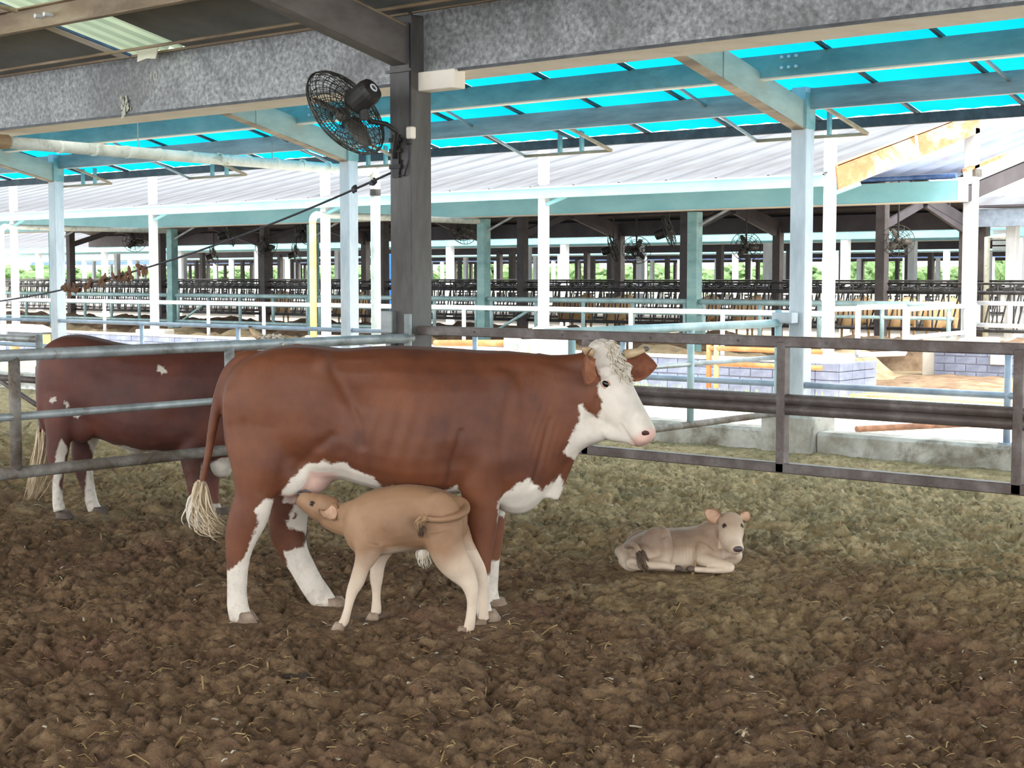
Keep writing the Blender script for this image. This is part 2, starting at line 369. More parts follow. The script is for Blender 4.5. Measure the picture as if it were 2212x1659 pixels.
# grass tufts
def grass(name, label, spots, h=.14):
    mb = MB()
    for (x, y, z, n, sp) in spots:
        for i in range(n):
            bx = x + random.gauss(0, sp); by = y + random.gauss(0, sp*.5); hh = h*random.uniform(.4,1.2); a = random.random()*6.28
            t = Vector((math.cos(a), math.sin(a), 0)); s_ = Vector((-t.y, t.x, 0))*.006; c = Vector((bx,by,z)); tip = c + t*hh*random.uniform(.1,.6) + Vector((0,0,hh))
            md = c + t*hh*.15 + Vector((0,0,hh*.55))
            mb.add([c-s_, c+s_, md+s_*.8, md-s_*.8, tip], [(0,1,2,3),(3,2,4)])
    o = mb.build(name, 'grass_blade', base=(0,0,0)); o['kind'] = 'stuff'; o['label'] = label; o['category'] = 'grass'
gs = [(random.uniform(-15,-4), random.uniform(19.6,21.2), -.25, 30, .3) for i in range(75)]
gs += [(random.uniform(-24,-15), random.uniform(20.6,21.5), -.25, 24, .25) for i in range(30)]
grass('grass', 'pale green grass along the block wall of the facing barn', gs, .16)
gs = [(random.uniform(-11.5,-7.8), random.uniform(12.9,14.2), -.25, 22, .2) for i in range(26)]
gs += [(random.uniform(-30,-18), random.uniform(14,20), -.25, 26, .3) for i in range(60)]
grass('grass', 'thin grass tufts growing behind the concrete kerb', gs, .2)

# ================================================================== NEAR BARN
COLX, COLY = -8.16, 8.42           # main column
def zin(Y): return 3.66 + .22*(COLY - Y)
def zcan(Y): return 3.42 + .235*(12.55 - Y)
# kerb wall and plinths under the outer posts
KY0, KY1 = 12.38, 12.66
POSTX = [-7.17, -13.17, -19.17, -25.17, -1.17]
cuts = sorted(POSTX)
segs = []; prev = -34.0
for x in cuts: segs.append((prev, x-.26)); prev = x+.26
segs.append((prev, 4.0))
for i, (a, b) in enumerate(segs):
    mb = MB().bbox((a, KY0, -.3), (b, KY1, .27), .03)
    o = mb.build('concrete_kerb', 'concrete')
    tag(o, 'low stained concrete kerb wall between two post plinths along the bedding', 'kerb', 'concrete kerbs along the bedding')
PWH = ['hung with the pale pipe gate', 'beside the white drain pipe', 'next to the water trough', 'one bay beyond the water trough', 'one bay past the barrier gate']
for i, x in enumerate(POSTX):
    mb = MB().bbox((x-.27, KY0-.08, -.3), (x+.27, KY1+.1, .42), .03)
    tag(mb.build('post_plinth', 'concrete'), 'stained concrete plinth under the grey post '+PWH[i], 'plinth', 'plinths of the outer posts')
# outer posts
for i, x in enumerate(POSTX):
    t = thing('canopy_post', (x, 12.55, .4), 'grey square steel canopy post '+PWH[i]+', on a plinth', 'post', 'outer posts of the blue canopy')
    MB().bbox((x-.078, 12.55-.078, .3), (x+.078, 12.55+.078, 3.40), .008).build('shaft', 'grey_post_paint', t)
    MB().box((x-.13, 12.42, .40), (x+.13, 12.68, .435)).build('base_plate', 'grey_post_paint', t)
    MB().box((x-.082, 12.468, 3.02), (x-.074, 12.632, 3.35)).box((x+.074, 12.468, 3.02), (x+.082, 12.632, 3.35)).build('cleat', 'teal_steel', t)
# canopy rafters
for i, x in enumerate(POSTX):
    a = Vector((x, 8.9, zcan(8.9)-.30)); b = Vector((x, 12.5, zcan(12.5)-.29))
    t = thing('canopy_rafter', b, 'pale green sloping rafter meeting the grey post '+PWH[i], 'beam', 'rafters of the blue canopy')
    MB().beam(a, b, .12, .25).build('web', 'green_beam', t)
    MB().beam(a+Vector((0,0,-.128)), b+Vector((0,0,-.128)), .125, .012).build('bottom_flange', 'brown_purlin', t)
    m_ = (a+b*1.6)/2.6
    MB().beam((x, m_.y-.012, m_.z), (x, m_.y+.012, m_.z), .14, .235).build('stiffener', 'green_beam', t)
# canopy purlins along the barn
def purlin(name, Y, ztop, h, w, x0, x1, mat, label):
    t = thing(name, (x1, Y, ztop-h), label, 'purlin')
    mb = MB().box((x0, Y-.006, ztop-h), (x1, Y+.006, ztop)).box((x0, Y, ztop-.012), (x1, Y+w, ztop)).box((x0, Y, ztop-h), (x1, Y+w, ztop-h+.012))
    mb.build('channel', mat, t)
    return t
pa = purlin('canopy_purlin', 11.70, zcan(11.70)-.03, .19, .07, -34, 4, 'teal_steel', 'teal channel purlin nearest the box gutter under the blue canopy')
MB().box((-34, 11.70, zcan(11.70)-.235), (4, 11.80, zcan(11.70)-.22)).build('lower_flange', 'cream_soffit', pa)
pb = purlin('canopy_purlin', 12.55, zcan(12.55)-.03, .19, .07, -34, 4, 'grey_purlin', 'grey channel purlin running across the tops of the outer posts')
pc = purlin('canopy_edge_purlin', 13.42, zcan(13.42)-.02, .10, .05, -34, 4, 'headlock_steel', 'thin dark purlin along the outer edge of the blue canopy')
p_ = purlin('canopy_purlin', 10.6, zcan(10.6)-.03, .19, .07, -34, 4, 'teal_steel', 'teal channel purlin where the added milky sheets meet the blue roof sheets')
# bolts and splice plates on the teal purlin
for x in POSTX:
    for dx in (-.35, .35):
        for k in range(3):
            for zz in (-.06, -.15):
                MB().tube([(x+dx+(k-1)*.07, 11.675, zcan(11.70)+zz), (x+dx+(k-1)*.07, 11.70, zcan(11.70)+zz)], .013, 8).build('bolt', 'white_pipe', pa)
# blue panels and their battens
ct = thing('blue_canopy', (-15, 12.5, zcan(12.5)), 'translucent blue polycarbonate canopy roof over the outer posts', 'canopy')
pw = 1.02; mesh = None
for i in range(37):
    x0 = -34 + i*pw
    if mesh is None:
        mb = MB(); ny = 6; nx = 8; y0, y1 = 10.75, 13.5
        for j in range(nx+1):
            for k in range(ny+1):
                u = j/nx; y = y0+(y1-y0)*k/ny
                mb.v.append((u*(pw-.02)-ct.location.x, y-ct.location.y, zcan(y) + .012*math.sin(u*math.pi*4)**2 - ct.location.z + .01*math.sin(k*1.3)))
        for j in range(nx):
            for k in range(ny): a = j*(ny+1)+k; mb.f.append((a, a+ny+1, a+ny+2, a+1))
        o = mb.build('panel', 'blue_polycarbonate', ct, smooth=True, local=True); mesh = o.data; o.location.x = x0
    else:
        o = bpy.data.objects.new('panel', mesh); COL.objects.link(o); o.parent = ct; o.location.x = x0
    MB().add([(x0,8.75,zcan(8.75)),(x0+pw-.02,8.75,zcan(8.75)),(x0+pw-.02,10.78,zcan(10.78)+.01),(x0,10.78,zcan(10.78)+.01)], [(0,1,2,3)]).build('added_milky_panel', 'added_milky_sheet', ct)  # unseen upper sheets, added milky so less blue light reaches the floor
    y0, y1 = 8.75, 13.45
    MB().beam((x0-.005, y0, zcan(y0)-.02), (x0-.005, y1, zcan(y1)-.02), .035, .03).build('batten', 'headlock_steel', ct)
# outrigger brackets along the canopy edge
for k in range(6):
    x = -4.36 - 3*k
    t = thing('gutter_bracket', (x, 13.4, zcan(13.4)-.2), 'rusty pale gutter bracket hanging below the dark edge of the blue canopy', 'bracket', 'gutter brackets of the blue canopy')
    zb = zcan(13.4)-.20
    MB().beam((x-.75, 13.3, zb), (x+.45, 13.3, zb), .035, .03).build('bottom_bar', 'brown_purlin', t)
    for dx in (-.25, .05): MB().beam((x+dx, 13.3, zb), (x+dx, 13.3, zb+.24), .05, .03, (1,0,0)).build('hanger', 'teal_steel', t)
    MB().beam((x+.45, 13.3, zb), (x+.28, 12.65, zb+.25), .035, .03).build('arm', 'brown_purlin', t)
    MB().beam((x-.75, 13.3, zb), (x-.95, 12.0, zb+.5), .025, .025).build('brace', 'grey_purlin', t)

# main column
t = thing('main_column', (COLX, COLY, 0), 'dark stained square steel column with a wall fan, standing behind the brown cow', 'column')
W2 = .112
MB().bbox((COLX-W2, COLY-W2, -.1), (COLX+W2, COLY+W2, 3.62), .008).build('shaft', 'dark_column_paint', t)
MB().box((COLX-W2-.02, COLY-W2-.02, 3.2), (COLX+W2+.02, COLY-W2+.0, 3.22)).build('seat_plate', 'dark_column_paint', t)
# hinge block low on the column
MB().bbox((COLX-W2-.06, COLY-W2-.05, 1.25), (COLX-W2+.06, COLY-W2+.01, 1.42), .006).bbox((COLX-W2+.0, COLY-W2-.06, 1.02), (COLX-W2+.06, COLY-W2+.0, 1.25), .006).build('hinge_block', 'grey_purlin', t)
for xx in (COLX+9.0, COLX-9.0):
    t = thing('main_column', (xx, COLY, 0), 'dark square steel column at the next bay of the near barn', 'column', 'outlying columns of the near barn')
    MB().bbox((xx-W2, COLY-W2, -.1), (xx+W2, COLY+W2, 3.62), .008).build('shaft', 'dark_column_paint', t)
# rafters of the near barn
for i, (xx, lab) in enumerate(((COLX, 'dark grey sloping rafter meeting the top of the fan column'), (COLX+9, 'dark rafter over the right hand bay of the near barn'), (COLX-9, 'dark rafter over the left hand bay of the near barn'))):
    a = Vector((xx, -1.5, zin(-1.5)-.30)); b = Vector((xx, COLY-.02, zin(COLY)-.29))
    t = thing('barn_rafter', b, lab, 'beam'); MB().beam(a, b, .15, .27).build('web', 'rafter_paint', t)
    MB().tube([(xx+.06, a.y, a.z+.15), (xx+.06, b.y, b.z+.15)], .012, 8).build('conduit', 'brown_purlin', t)
# box gutter, two lengths meeting at the column
def gutter(x0, x1, zb, zt, label):
    t = thing('box_gutter', ((x0+x1)/2, COLY, zb), label, 'gutter')
    Yf, Yb = COLY+.03, COLY+.46
    MB().box((x0, Yf, zb), (x1, Yf+.012, zt)).box((x0, Yb-.012, zb), (x1, Yb, zt+.1)).build('side_sheet', 'galvanised_sheet', t)
    MB().box((x0, Yf-.012, zb-.012), (x1, Yb+.01, zb)).build('soffit', 'cream_soffit', t)
    MB().box((x0, Yf-.016, zb-.016), (x1, Yf+.0, zb+.006)).build('drip_edge', 'headlock_steel', t)
    MB().box((x0, Yf-.03, zt-.02), (x1, Yf+.012, zt)).build('top_lip', 'brown_purlin', t)
    return t
g1 = gutter(-34, COLX-.02, 3.14, 3.66, 'grey galvanised box gutter on the side of the column with the white drain pipe')
g2 = gutter(COLX+.02, 4, 3.20, 3.67, 'grey galvanised box gutter on the side of the column above the cow head')
# painted mark 10 and a chalky smear on the gutter face
def text_mesh(s_, size):
    cu = bpy.data.curves.new('t', 'FONT'); cu.body = s_; cu.size = size; cu.extrude = .0006; ob = bpy.data.objects.new('t', cu); COL.objects.link(ob)
    me = bpy.data.meshes.new_from_object(ob.evaluated_get(bpy.context.evaluated_depsgraph_get())); bpy.data.objects.remove(ob); return me
worn('pale_paint', srgb(190,188,170), srgb(164,162,150), srgb(206,204,190), 20, .8)
me = text_mesh('10', .12); me.name = 'painted_number'; me.materials.append(MATS['pale_paint'])
p = atY(322, 176, COLY+.028); o = bpy.data.objects.new('painted_number', me); COL.objects.link(o); o.parent = g1; o.location = p - WLOC[g1.name]; o.rotation_euler = (math.pi/2, 0, 0)
p = atY(270, 228, COLY+.022); mb = MB(); rs = random.Random(2)
for i in range(26):
    c = p + Vector((rs.gauss(0,.035), -.0006*i, rs.gauss(0,.05))); r = rs.uniform(.012,.028); n = 7
    mb.add([c + Vector((math.cos(6.283*k/n)*r*rs.uniform(.6,1.2), 0, math.sin(6.283*k/n)*r*rs.uniform(.6,1.5))) for k in range(n)], [tuple(range(n))])
mb.build('paint_smear', 'pale_paint', g1)
MB().box((COLX+.02, COLY+.03, 3.20), (COLX+.032, COLY+.46, 3.6)).build('end_cap', 'galvanised_sheet', g2)
t = thing('gutter_corbel', (COLX, COLY, 3.05), 'pale stub corbel under the box gutter beside the fan column', 'bracket')
MB().bbox((COLX+.09, COLY-.03, 3.06), (COLX+.47, COLY+.10, 3.20), .006).build('stub', 'cream_soffit', t)
# roof of the near barn: opaque sheets with one skylight strip
SX0, SX1 = -15.3, -13.6
def roof_strip(name, x0, x1, y0, y1, mat, label=None):
    mb = MB(); th = .03
    mb.add([(x0,y0,zin(y0)),(x1,y0,zin(y0)),(x1,y1,zin(y1)),(x0,y1,zin(y1)),(x0,y0,zin(y0)+th),(x1,y0,zin(y0)+th),(x1,y1,zin(y1)+th),(x0,y1,zin(y1)+th)],
           [(3,2,1,0),(4,5,6,7),(0,1,5,4),(1,2,6,5),(2,3,7,6),(3,0,4,7)])
    return struct(mb.build(name, mat), label)
SX0, SX1 = -11.68, -10.86
YB = -7.0
roof_strip('ceiling', -34, SX0, YB, COLY+.05, 'dark_roof_sheet', 'dark roof sheeting over the near barn, left of the skylight')
roof_strip('ceiling', SX1, 6, YB, COLY+.05, 'dark_roof_sheet', 'dark roof sheeting over the near barn around the fan column')
roof_strip('ceiling', SX0, SX1, YB, 2.0, 'dark_roof_sheet', 'dark roof sheeting above the skylight strip')
sk = thing('skylight', ((SX0+SX1)/2, 6, zin(6)), 'ribbed pale green translucent skylight strip in the dark roof', 'skylight')
for i in range(4):       # four trapezoid ribbed sheets side by side
    w = (SX1-SX0)/4; x0 = SX0+i*w; mb = MB(); prof = [(0,0),(.5,0),(.62,.03),(.85,.03),(1,0)]
    for y in (2.0, COLY+.05):
        for u, dz in prof: mb.v.append((x0+u*w, y, zin(y)+dz+.02))
    n = len(prof); mb.f = [(j, j+1, n+j+1, n+j) for j in range(n-1)]
    mb.build('rib_sheet', 'skylight_sheet', sk)
MB().beam((SX0-.04, 2, zin(2)-.01), (SX0-.04, COLY, zin(COLY)-.01), .12, .02).build('side_flashing', 'cream_soffit', sk)
MB().beam((SX0+.03, 2, zin(2)-.0), (SX0+.03, COLY, zin(COLY)-.0), .03, .02).build('blue_edge_strip', 'blue_edge', sk)
# torn flap of sheet at the skylight foot
p = onr = Vector((SX1-.42, 8.33, zin(8.33)-.06))
mb = MB().add([p+Vector((-.13,0,.06)), p+Vector((.16,0,.06)), p+Vector((.14,-.02,-.05)), p+Vector((.02,-.02,-.035)), p+Vector((-.12,-.02,-.055)),
               p+Vector((-.13,.01,.06)), p+Vector((.16,.01,.06)), p+Vector((.14,-.01,-.05)), p+Vector((.02,-.01,-.035)), p+Vector((-.12,-.01,-.055))],
              [(0,1,2,3,4),(9,8,7,6,5),(0,5,6,1),(1,6,7,2),(2,7,8,3),(3,8,9,4),(4,9,5,0)])
mb.build('torn_flap', 'cream_soffit', sk)
def npurlin(Y, mat, label):
    zt = zin(Y)-.005
    t = thing('roof_purlin', (COLX, Y, zt-.2), label, 'purlin')
    MB().box((-34, Y, zt-.19), (6, Y+.008, zt)).box((-34, Y-.06, zt-.19), (6, Y, zt-.178)).box((-34, Y-.06, zt-.012), (6, Y, zt)).build('channel', mat, t)
    return t
pl = npurlin(7.28, 'brown_purlin', 'tan channel purlin under the roof crossing the skylight strip')
for dx in (0, .13):
    MB().tube([(-11.25+dx, 7.20, zin(7.28)-.10), (-11.25+dx, 7.29, zin(7.28)-.10)], .018, 8).build('bolt', 'white_pipe', pl)
for Y in (5.9, 4.6, 3.3, 2.0, .7): npurlin(Y, 'brown_purlin', 'tan channel purlin high under the near barn roof, %s' % {5.9:'next to the one crossing the skylight', 4.6:'two back from the skylight crossing', 3.3:'three back from the skylight crossing', 2.0:'at the skylight head', .7:'beyond the skylight head'}[Y])
mb = MB().tube([(-34, 8.1, zin(8.1)-.10), (4, 8.1, zin(8.1)-.10)], .014, 8); tag(mb.build('tie_rod', 'brown_purlin', base=(COLX,8.1,zin(8.1))), 'thin tie rod running under the roof along the gutter', 'rod')
mb = MB().tube([(-11.9, 6.2, zin(6.2)-.05), (-11.42, 7.15, zin(7.15)-.08)], .02, 8); tag(mb.build('sag_rod', 'brown_purlin'), 'brown sag rod bolted to the tan purlin beside the skylight', 'rod')

# ------------------------------------------------------------------ wall fan on the column
def make_fan(name, label, detail=True, group=None):
    t = thing(name, (0,0,0), label, 'fan', group)
    R = .36; ns = 40
    def ring(r, z, rad=.0032, n=48): return [(r*math.cos(2*math.pi*i/n), r*math.sin(2*math.pi*i/n), z) for i in range(n+1)]
    wr = .0034 if detail else .007
    mb = MB()
    radii = (R, R*.985, R*.9, R*.76, R*.62, R*.48, R*.34, R*.2) if detail else (R, R*.7, R*.4)
    for q, sgn in (('front', 1), ('back', -1)):
        for r in radii: mb.tube(ring(r, sgn*(.09*math.sqrt(max(0, 1-(r/R)**2.6))+.005)), wr, 5, False)
        for i in range(ns if detail else 12):
            a = 2*math.pi*i/(ns if detail else 12)
            pts = []
            for k in range(7):
                r = R*(.12+.88*k/6); z = sgn*(.09*math.sqrt(max(0, 1-min(1,(r/R))**2.6))+.005); aa = a + .35*(k/6)*sgn
                pts.append((r*math.cos(aa), r*math.sin(aa), z))
            mb.tube(pts, wr*.9, 4, False)
    mb.tube(ring(R*1.005, 0), .007, 6, False)
    mb.build('cage', 'cage_wire', t, local=True, smooth=True)
    for k in range(3):
        b = MB(); a0 = k*2*math.pi/3; n = 7
        for i in range(n):
            r = .05 + .25*i/(n-1); wd = .05 + .10*math.sin(math.pi*min(1, i/(n-1)*.8+.15)); tw = .55 - .3*i/(n-1)
            for sdx in (-1, 1):
                for th in (0, .004):
                    x = r; y = sdx*wd*.5*math.cos(tw)+.02*i/(n-1); z = sdx*wd*.5*math.sin(tw) + th
                    b.v.append((x*math.cos(a0)-y*math.sin(a0), x*math.sin(a0)+y*math.cos(a0), z))
        for i in range(n-1):
            a = i*4; c = a+4
            b.f += [(a,a+2,c+2,c),(a+1,c+1,c+3,a+3),(a,c,c+1,a+1),(a+2,a+3,c+3,c+2)]
        b.f += [(0,1,3,2), ((n-1)*4,(n-1)*4+2,(n-1)*4+3,(n-1)*4+1)]
        b.build('blade', 'fan_grey', t, local=True, smooth=True)
    MB().ell((0,0,.03), (.06,.06,.05), None, 16, 8).build('hub', 'fan_grey', t, local=True, smooth=True)
    mo = MB().tube([(0,0,-.10),(0,0,-.115),(0,0,-.26),(0,0,-.30),(0,0,-.305)], [.085,.10,.098,.085,.03], 20).build('motor', 'fan_black', t, local=True, smooth=False)
    MB().tube([(0,0,-.303),(0,0,-.31)], .03, 16).build('motor_cap', 'fan_grey', mo, local=True)
    MB().tube(ring(.028, -.312, n=20), .006, 6, False).build('badge_ring', 'white_pipe', mo, local=True)
    return t
FANC = atD(747, 243, 11.42)
# local axes: +z of the fan is its blowing direction (left, down and away from the camera)
right = Vector((CYW, SYW, 0)); fwd = Vector((-SYW, CYW, 0)); up = Vector((0,0,1))
zf = (right*-.70 + up*-.52 + fwd*.48).normalized(); xf = (right*.6 + up*-.8); xf = (xf - zf*xf.dot(zf)).normalized(); yf = zf.cross(xf)
Mf = Matrix((xf, yf, zf)).transposed()
fan = make_fan('wall_fan', 'large black wire caged wall fan mounted on the dark column', True)
fan.location = FANC; fan.rotation_euler = Mf.to_euler(); WLOC[fan.name] = FANC
def fl(p): return Mf.transposed() @ (Vector(p) - FANC)
mo_end = FANC + zf*-.2
a0 = atX(868, 350, COLX-W2+.0); a0 = Vector((COLX-.04, COLY-W2-.005, 2.45))
pts = [mo_end + up*-.08, mo_end + up*-.14 + right*.02, atD(800, 262, 11.45), atD(835, 268, 11.45), atD(858, 285, 11.47), Vector((COLX-.03, COLY-W2-.03, atD(868,320,11.5).z)), Vector((COLX-.03, COLY-W2-.03, 2.56))]
MB().tube([fl(p) for p in pts], [.022,.024,.02,.018,.018,.018,.018], 10).build('arm', 'fan_black', fan, local=True, smooth=True)
MB().tube([fl(mo_end + up*-.02), fl(mo_end + up*-.17)], [.04,.035], 12).build('yoke', 'fan_black', fan, local=True)
mb = MB(); q0 = Vector((COLX-.03, COLY-W2-.012, 2.42)); q1 = Vector((COLX-.03, COLY-W2-.012, 2.74))
mb.beam(fl(q0), fl(q1), .07, .02, fl(FANC+Vector((0,1,0)))).build('wall_bracket', 'fan_black', fan, local=True)
for zz in (2.5, 2.62, 2.7): MB().beam(fl((COLX-.09,COLY-W2-.02,zz)), fl((COLX+.03,COLY-W2-.02,zz)), .02, .03).build('clamp', 'fan_black', fan, local=True)
cb = [Vector((COLX+.02, COLY-W2-.01, 2.55)), Vector((COLX+.0,COLY-W2-.02,2.44)), Vector((COLX+.06,COLY-W2-.02,2.43)), Vector((COLX+.1,COLY-W2-.012,2.55)), Vector((COLX+.112,COLY-W2-.008,2.75)), Vector((COLX+.112,COLY-W2-.008,3.55))]
MB().tube([fl(p) for p in cb], .007, 6).build('power_cable', 'black_cable', fan, local=True, smooth=True)
t = thing('junction_box', (COLX+.112, COLY-.09, 2.72), 'small pale broken switch box on the corner of the dark column', 'switch')
MB().bbox((COLX+.09, COLY-W2-.035, 2.70), (COLX+.15, COLY-W2+.02, 2.79), .008).build('box', 'cream_soffit', t)
MB().bbox((COLX+.08, COLY-W2-.03, 2.66), (COLX+.13, COLY-W2+.0, 2.70), .005).build('socket', 'fan_black', t)

# ------------------------------------------------------------------ pipes and cables
px_ = -14.0; zp = 3.0
t = thing('drain_pipe', (px_, 13.8, -.2), 'white pvc drain pipe slung under the blue canopy, turning down to the yard', 'pipe')
MB().tube([(px_, 8.3, zp+.03), (px_, 13.72, zp)], .062, 14).build('run', 'pvc_pipe', t, smooth=True)
el = [(px_, 13.70+.10*math.sin(a), zp-.10+.10*math.cos(a)) for a in [i*math.pi/2/6 for i in range(7)]]
MB().tube(el, .07, 14).build('elbow', 'pvc_pipe', t, smooth=True)
MB().tube([(px_, 13.80, zp-.09), (px_, 13.80, -.25)], .062, 14).build('downpipe', 'pvc_pipe', t, smooth=True)
for y in [9.2+.42*i for i in range(11)]: MB().tube([(px_, y, zp+.02), (px_, y+.035, zp+.02)], .068, 14).build('collar', 'pvc_pipe', t)
MB().tube([(px_, 8.35, zp+.03), (px_, 8.62, zp+.03)], .074, 14).build('socket', 'brown_purlin', t)
MB().tube([(px_, 13.80, 2.78), (px_, 13.80, 2.70)], .07, 14).build('collar', 'cage_wire', t)
for y in (10.2, 12.1): MB().tube([(px_, y, zp), (px_, y, zcan(y)-.05)], .006, 6).build('hanger_wire', 'grey_purlin', t)
# sagging cable with dead leaves
A = Vector((COLX-.1, COLY-W2, atD(850,370,11.5).z)); B = atD(-60, 658, 17.0)
t = thing('sagging_cable', A, 'dark cable sagging from the fan column with dead leaf clumps caught on it', 'cable')
def cabpt(u): p = A.lerp(B, u); p.z -= .30*4*u*(1-u)*.55; return p
MB().tube([cabpt(i/24) for i in range(25)], .009, 6).build('cable', 'black_cable', t, smooth=True)
for u in (.03,.06): 
    mb = MB()
    for j in range(4): mb.ell(cabpt(u)+Vector((random.uniform(-.02,.02),random.uniform(-.02,.02),random.uniform(-.02,.02))), (.03,.012,.018), Matrix.Rotation(random.random()*3,3,'Y'), 6, 5)
    mb.build('knot', 'black_cable', t)
for u in (.50,.535,.56,.60,.64,.67,.70):
    mb = MB()
    for j in range(6): mb.ell(cabpt(u)+Vector((random.uniform(-.06,.06),random.uniform(-.03,.03),random.uniform(-.05,.03))), (.05,.012,.022), Matrix.Rotation(random.random()*3,3,'Y'), 6, 5)
    mb.build('leaf_clump', 'dark_leaf', t)

# ------------------------------------------------------------------ gates
def xbar(mb, x0, x1, y, z, h, w): return mb.bbox((x0, y-w/2, z-h/2), (x1, y+w/2, z+h/2), .004)
# right gate of square tube, along the column line
GY = COLY - .02
def gz(px, py): return atY(px, py, GY).z
t = thing('tube_gate', (-5, GY, 0), 'brown grey square tube barrier gate behind the white faced cow, fixed to the dark column', 'gate')
x1g = 1.0
zt_ = gz(1690, 738); zm_ = gz(1690, 873); zb_ = gz(1690, 1010)
MB().bbox((COLX+.08, GY-.03, zt_-.034), (x1g, GY+.03, zt_+.034), .006).build('top_rail', 'gate_tube', t)
for dz in (.032, -.032): MB().tube([(COLX+.9, GY, zm_+dz), (x1g, GY, zm_+dz)], .034, 12).build('middle_rail', 'gate_tube', t, smooth=True)
MB().bbox((COLX+.9, GY-.035, zb_-.032), (x1g, GY+.035, zb_+.032), .006).build('bottom_rail', 'gate_tube', t)
for px in (1270, 1693, 2207):
    x = xat(px, GY); MB().bbox((x-.03, GY-.035, zb_-.03), (x+.03, GY+.035, zt_), .005).build('upright', 'gate_tube', t)
for x in (xat(2207,GY)+1.2,): MB().bbox((x-.04, GY-.04, -.2), (x+.04, GY+.04, zt_), .005).build('upright', 'gate_tube', t)
for i in range(5):
    x = xat(1030+i*190, GY); MB().tube([(x, GY-.034, zt_), (x, GY-.028, zt_)], .009, 8).build('bolt', 'headlock_steel', t)
# left gate of round pipe, running towards the camera from the column
GX = COLX + .10
t = thing('pipe_gate', (GX, 6.5, 0), 'grey galvanised round pipe gate with mud on its lower rails, before the standing brown cow', 'gate')
def zg(px, py): return atX(px, py, GX).z
zt = zg(430,750); zm = zg(240,884); zb = zg(250,998)
Yn = 3.6
MB().tube([(GX, COLY-.1, zt), (GX, Yn, zt)], .036, 14).build('top_rail', 'fence_pipe', t, smooth=True)
MB().tube([(GX, COLY-.1, zm), (GX, Yn, zm)], .024, 12).build('middle_rail', 'fence_pipe', t, smooth=True)
MB().tube([(GX, COLY-.1, zb), (GX, Yn, zb)], .036, 14).build('bottom_rail', 'dirty_pipe', t, smooth=True)
for px in (33, 497):
    p = atX(px, 900, GX); MB().tube([(GX, p.y, zt), (GX, p.y, zb)], .034, 12).build('upright', 'dirty_pipe' if px < 100 else 'fence_pipe', t, smooth=True)
MB().tube([(GX, COLY-.14, zb-.05), (GX, COLY-.14, zt+.18)], .03, 12).build('hinge_post', 'fence_pipe', t, smooth=True)
# pipe gate between the column line and the outer posts
HX = POSTX[0] - .12
t = thing('pipe_gate', (HX, 10.5, 0), 'pale round pipe gate hung from the outer post beyond the cow head', 'gate')
def zh(px, py): return atX(px, py, HX).z
zt = zh(1500,706); zm = zh(1600,778); zl = .42
MB().tube([(HX, 8.7, zt), (HX, 12.38, zt)], .037, 14).build('top_rail', 'teal_pipe', t, smooth=True)
MB().tube([(HX, 8.7, zm), (HX, 12.38, zm)], .022, 12).build('middle_rail', 'fence_pipe', t, smooth=True)
MB().tube([(HX, 8.7, zl), (HX, 12.38, zl)], .03, 12).build('bottom_rail', 'dirty_pipe', t, smooth=True)
for px in (1492, 1235): MB().tube([(HX, atX(px,800,HX).y, zl), (HX, atX(px,800,HX).y, zt)], .03, 12).build('upright', 'teal_pipe', t, smooth=True)
MB().tube([(HX, 12.36, .1), (HX, 12.36, zt+.12)], .032, 12).build('hinge_post', 'teal_pipe', t, smooth=True)
MB().bbox((HX-.05, 12.32, zt+.0), (HX+.16, 12.44, zt+.1), .006).build('hinge', 'grey_post_paint', t)
# short side gate at the left edge
t = thing('side_gate', (-14, COLY, 0), 'grey corner gate with diagonal brace behind the rump of the standing cow', 'gate')
SY = COLY + .3; xe = xat(84, SY)
def zs(px, py): return atY(px, py, SY).z
for (py, nm) in ((733,'top_rail'),(822,'middle_rail')): MB().tube([(xe, SY, zs(84,py)), (xe-4.5, SY, zs(84,py))], .034, 12).build(nm, 'gate_tube' if py > 800 else 'fence_pipe', t, smooth=True)
MB().tube([(xe, SY, -.05), (xe, SY, zs(84,722))], .036, 12).build('upright', 'fence_pipe', t, smooth=True)
MB().tube([(xe, SY, zs(84,880)), (xe-1.3, SY, zs(84,790))], .025, 10).build('brace', 'gate_tube', t, smooth=True)
# pipe fence between the outer posts
for i, x in enumerate(POSTX):
    if x > -2: continue
    x1 = x + 6 - .08; x0 = x + .08
    t = thing('pipe_fence', ((x0+x1)/2, 12.5, .27), 'blue grey pipe fence standing on the low kerb between two outer canopy posts', 'fence', 'pipe fences between the outer posts')
    for z, r, nm in ((1.05,.026,'top_rail'), (.68,.03,'lower_rail')): MB().tube([(x0,12.52,z),(x1,12.52,z)], r, 12).build(nm, 'blue_pipe', t, smooth=True)
    for k in (1, 2): MB().tube([(x+2*k,12.52,.25),(x+2*k,12.52,1.05)], .03, 12).build('upright', 'blue_pipe', t, smooth=True); MB().tube([(x+2*k,12.52,.265),(x+2*k,12.52,.285)], .07, 12).build('foot_plate', 'blue_pipe', t)
a = atZ(1850, 927, -.2); b = atZ(2165, 912, -.2)
mb = MB().tube([a, b], .04, 10); tag(mb.build('loose_pole', 'dark_leaf'), 'brown pole lying on the pale yard behind the kerb', 'pole')
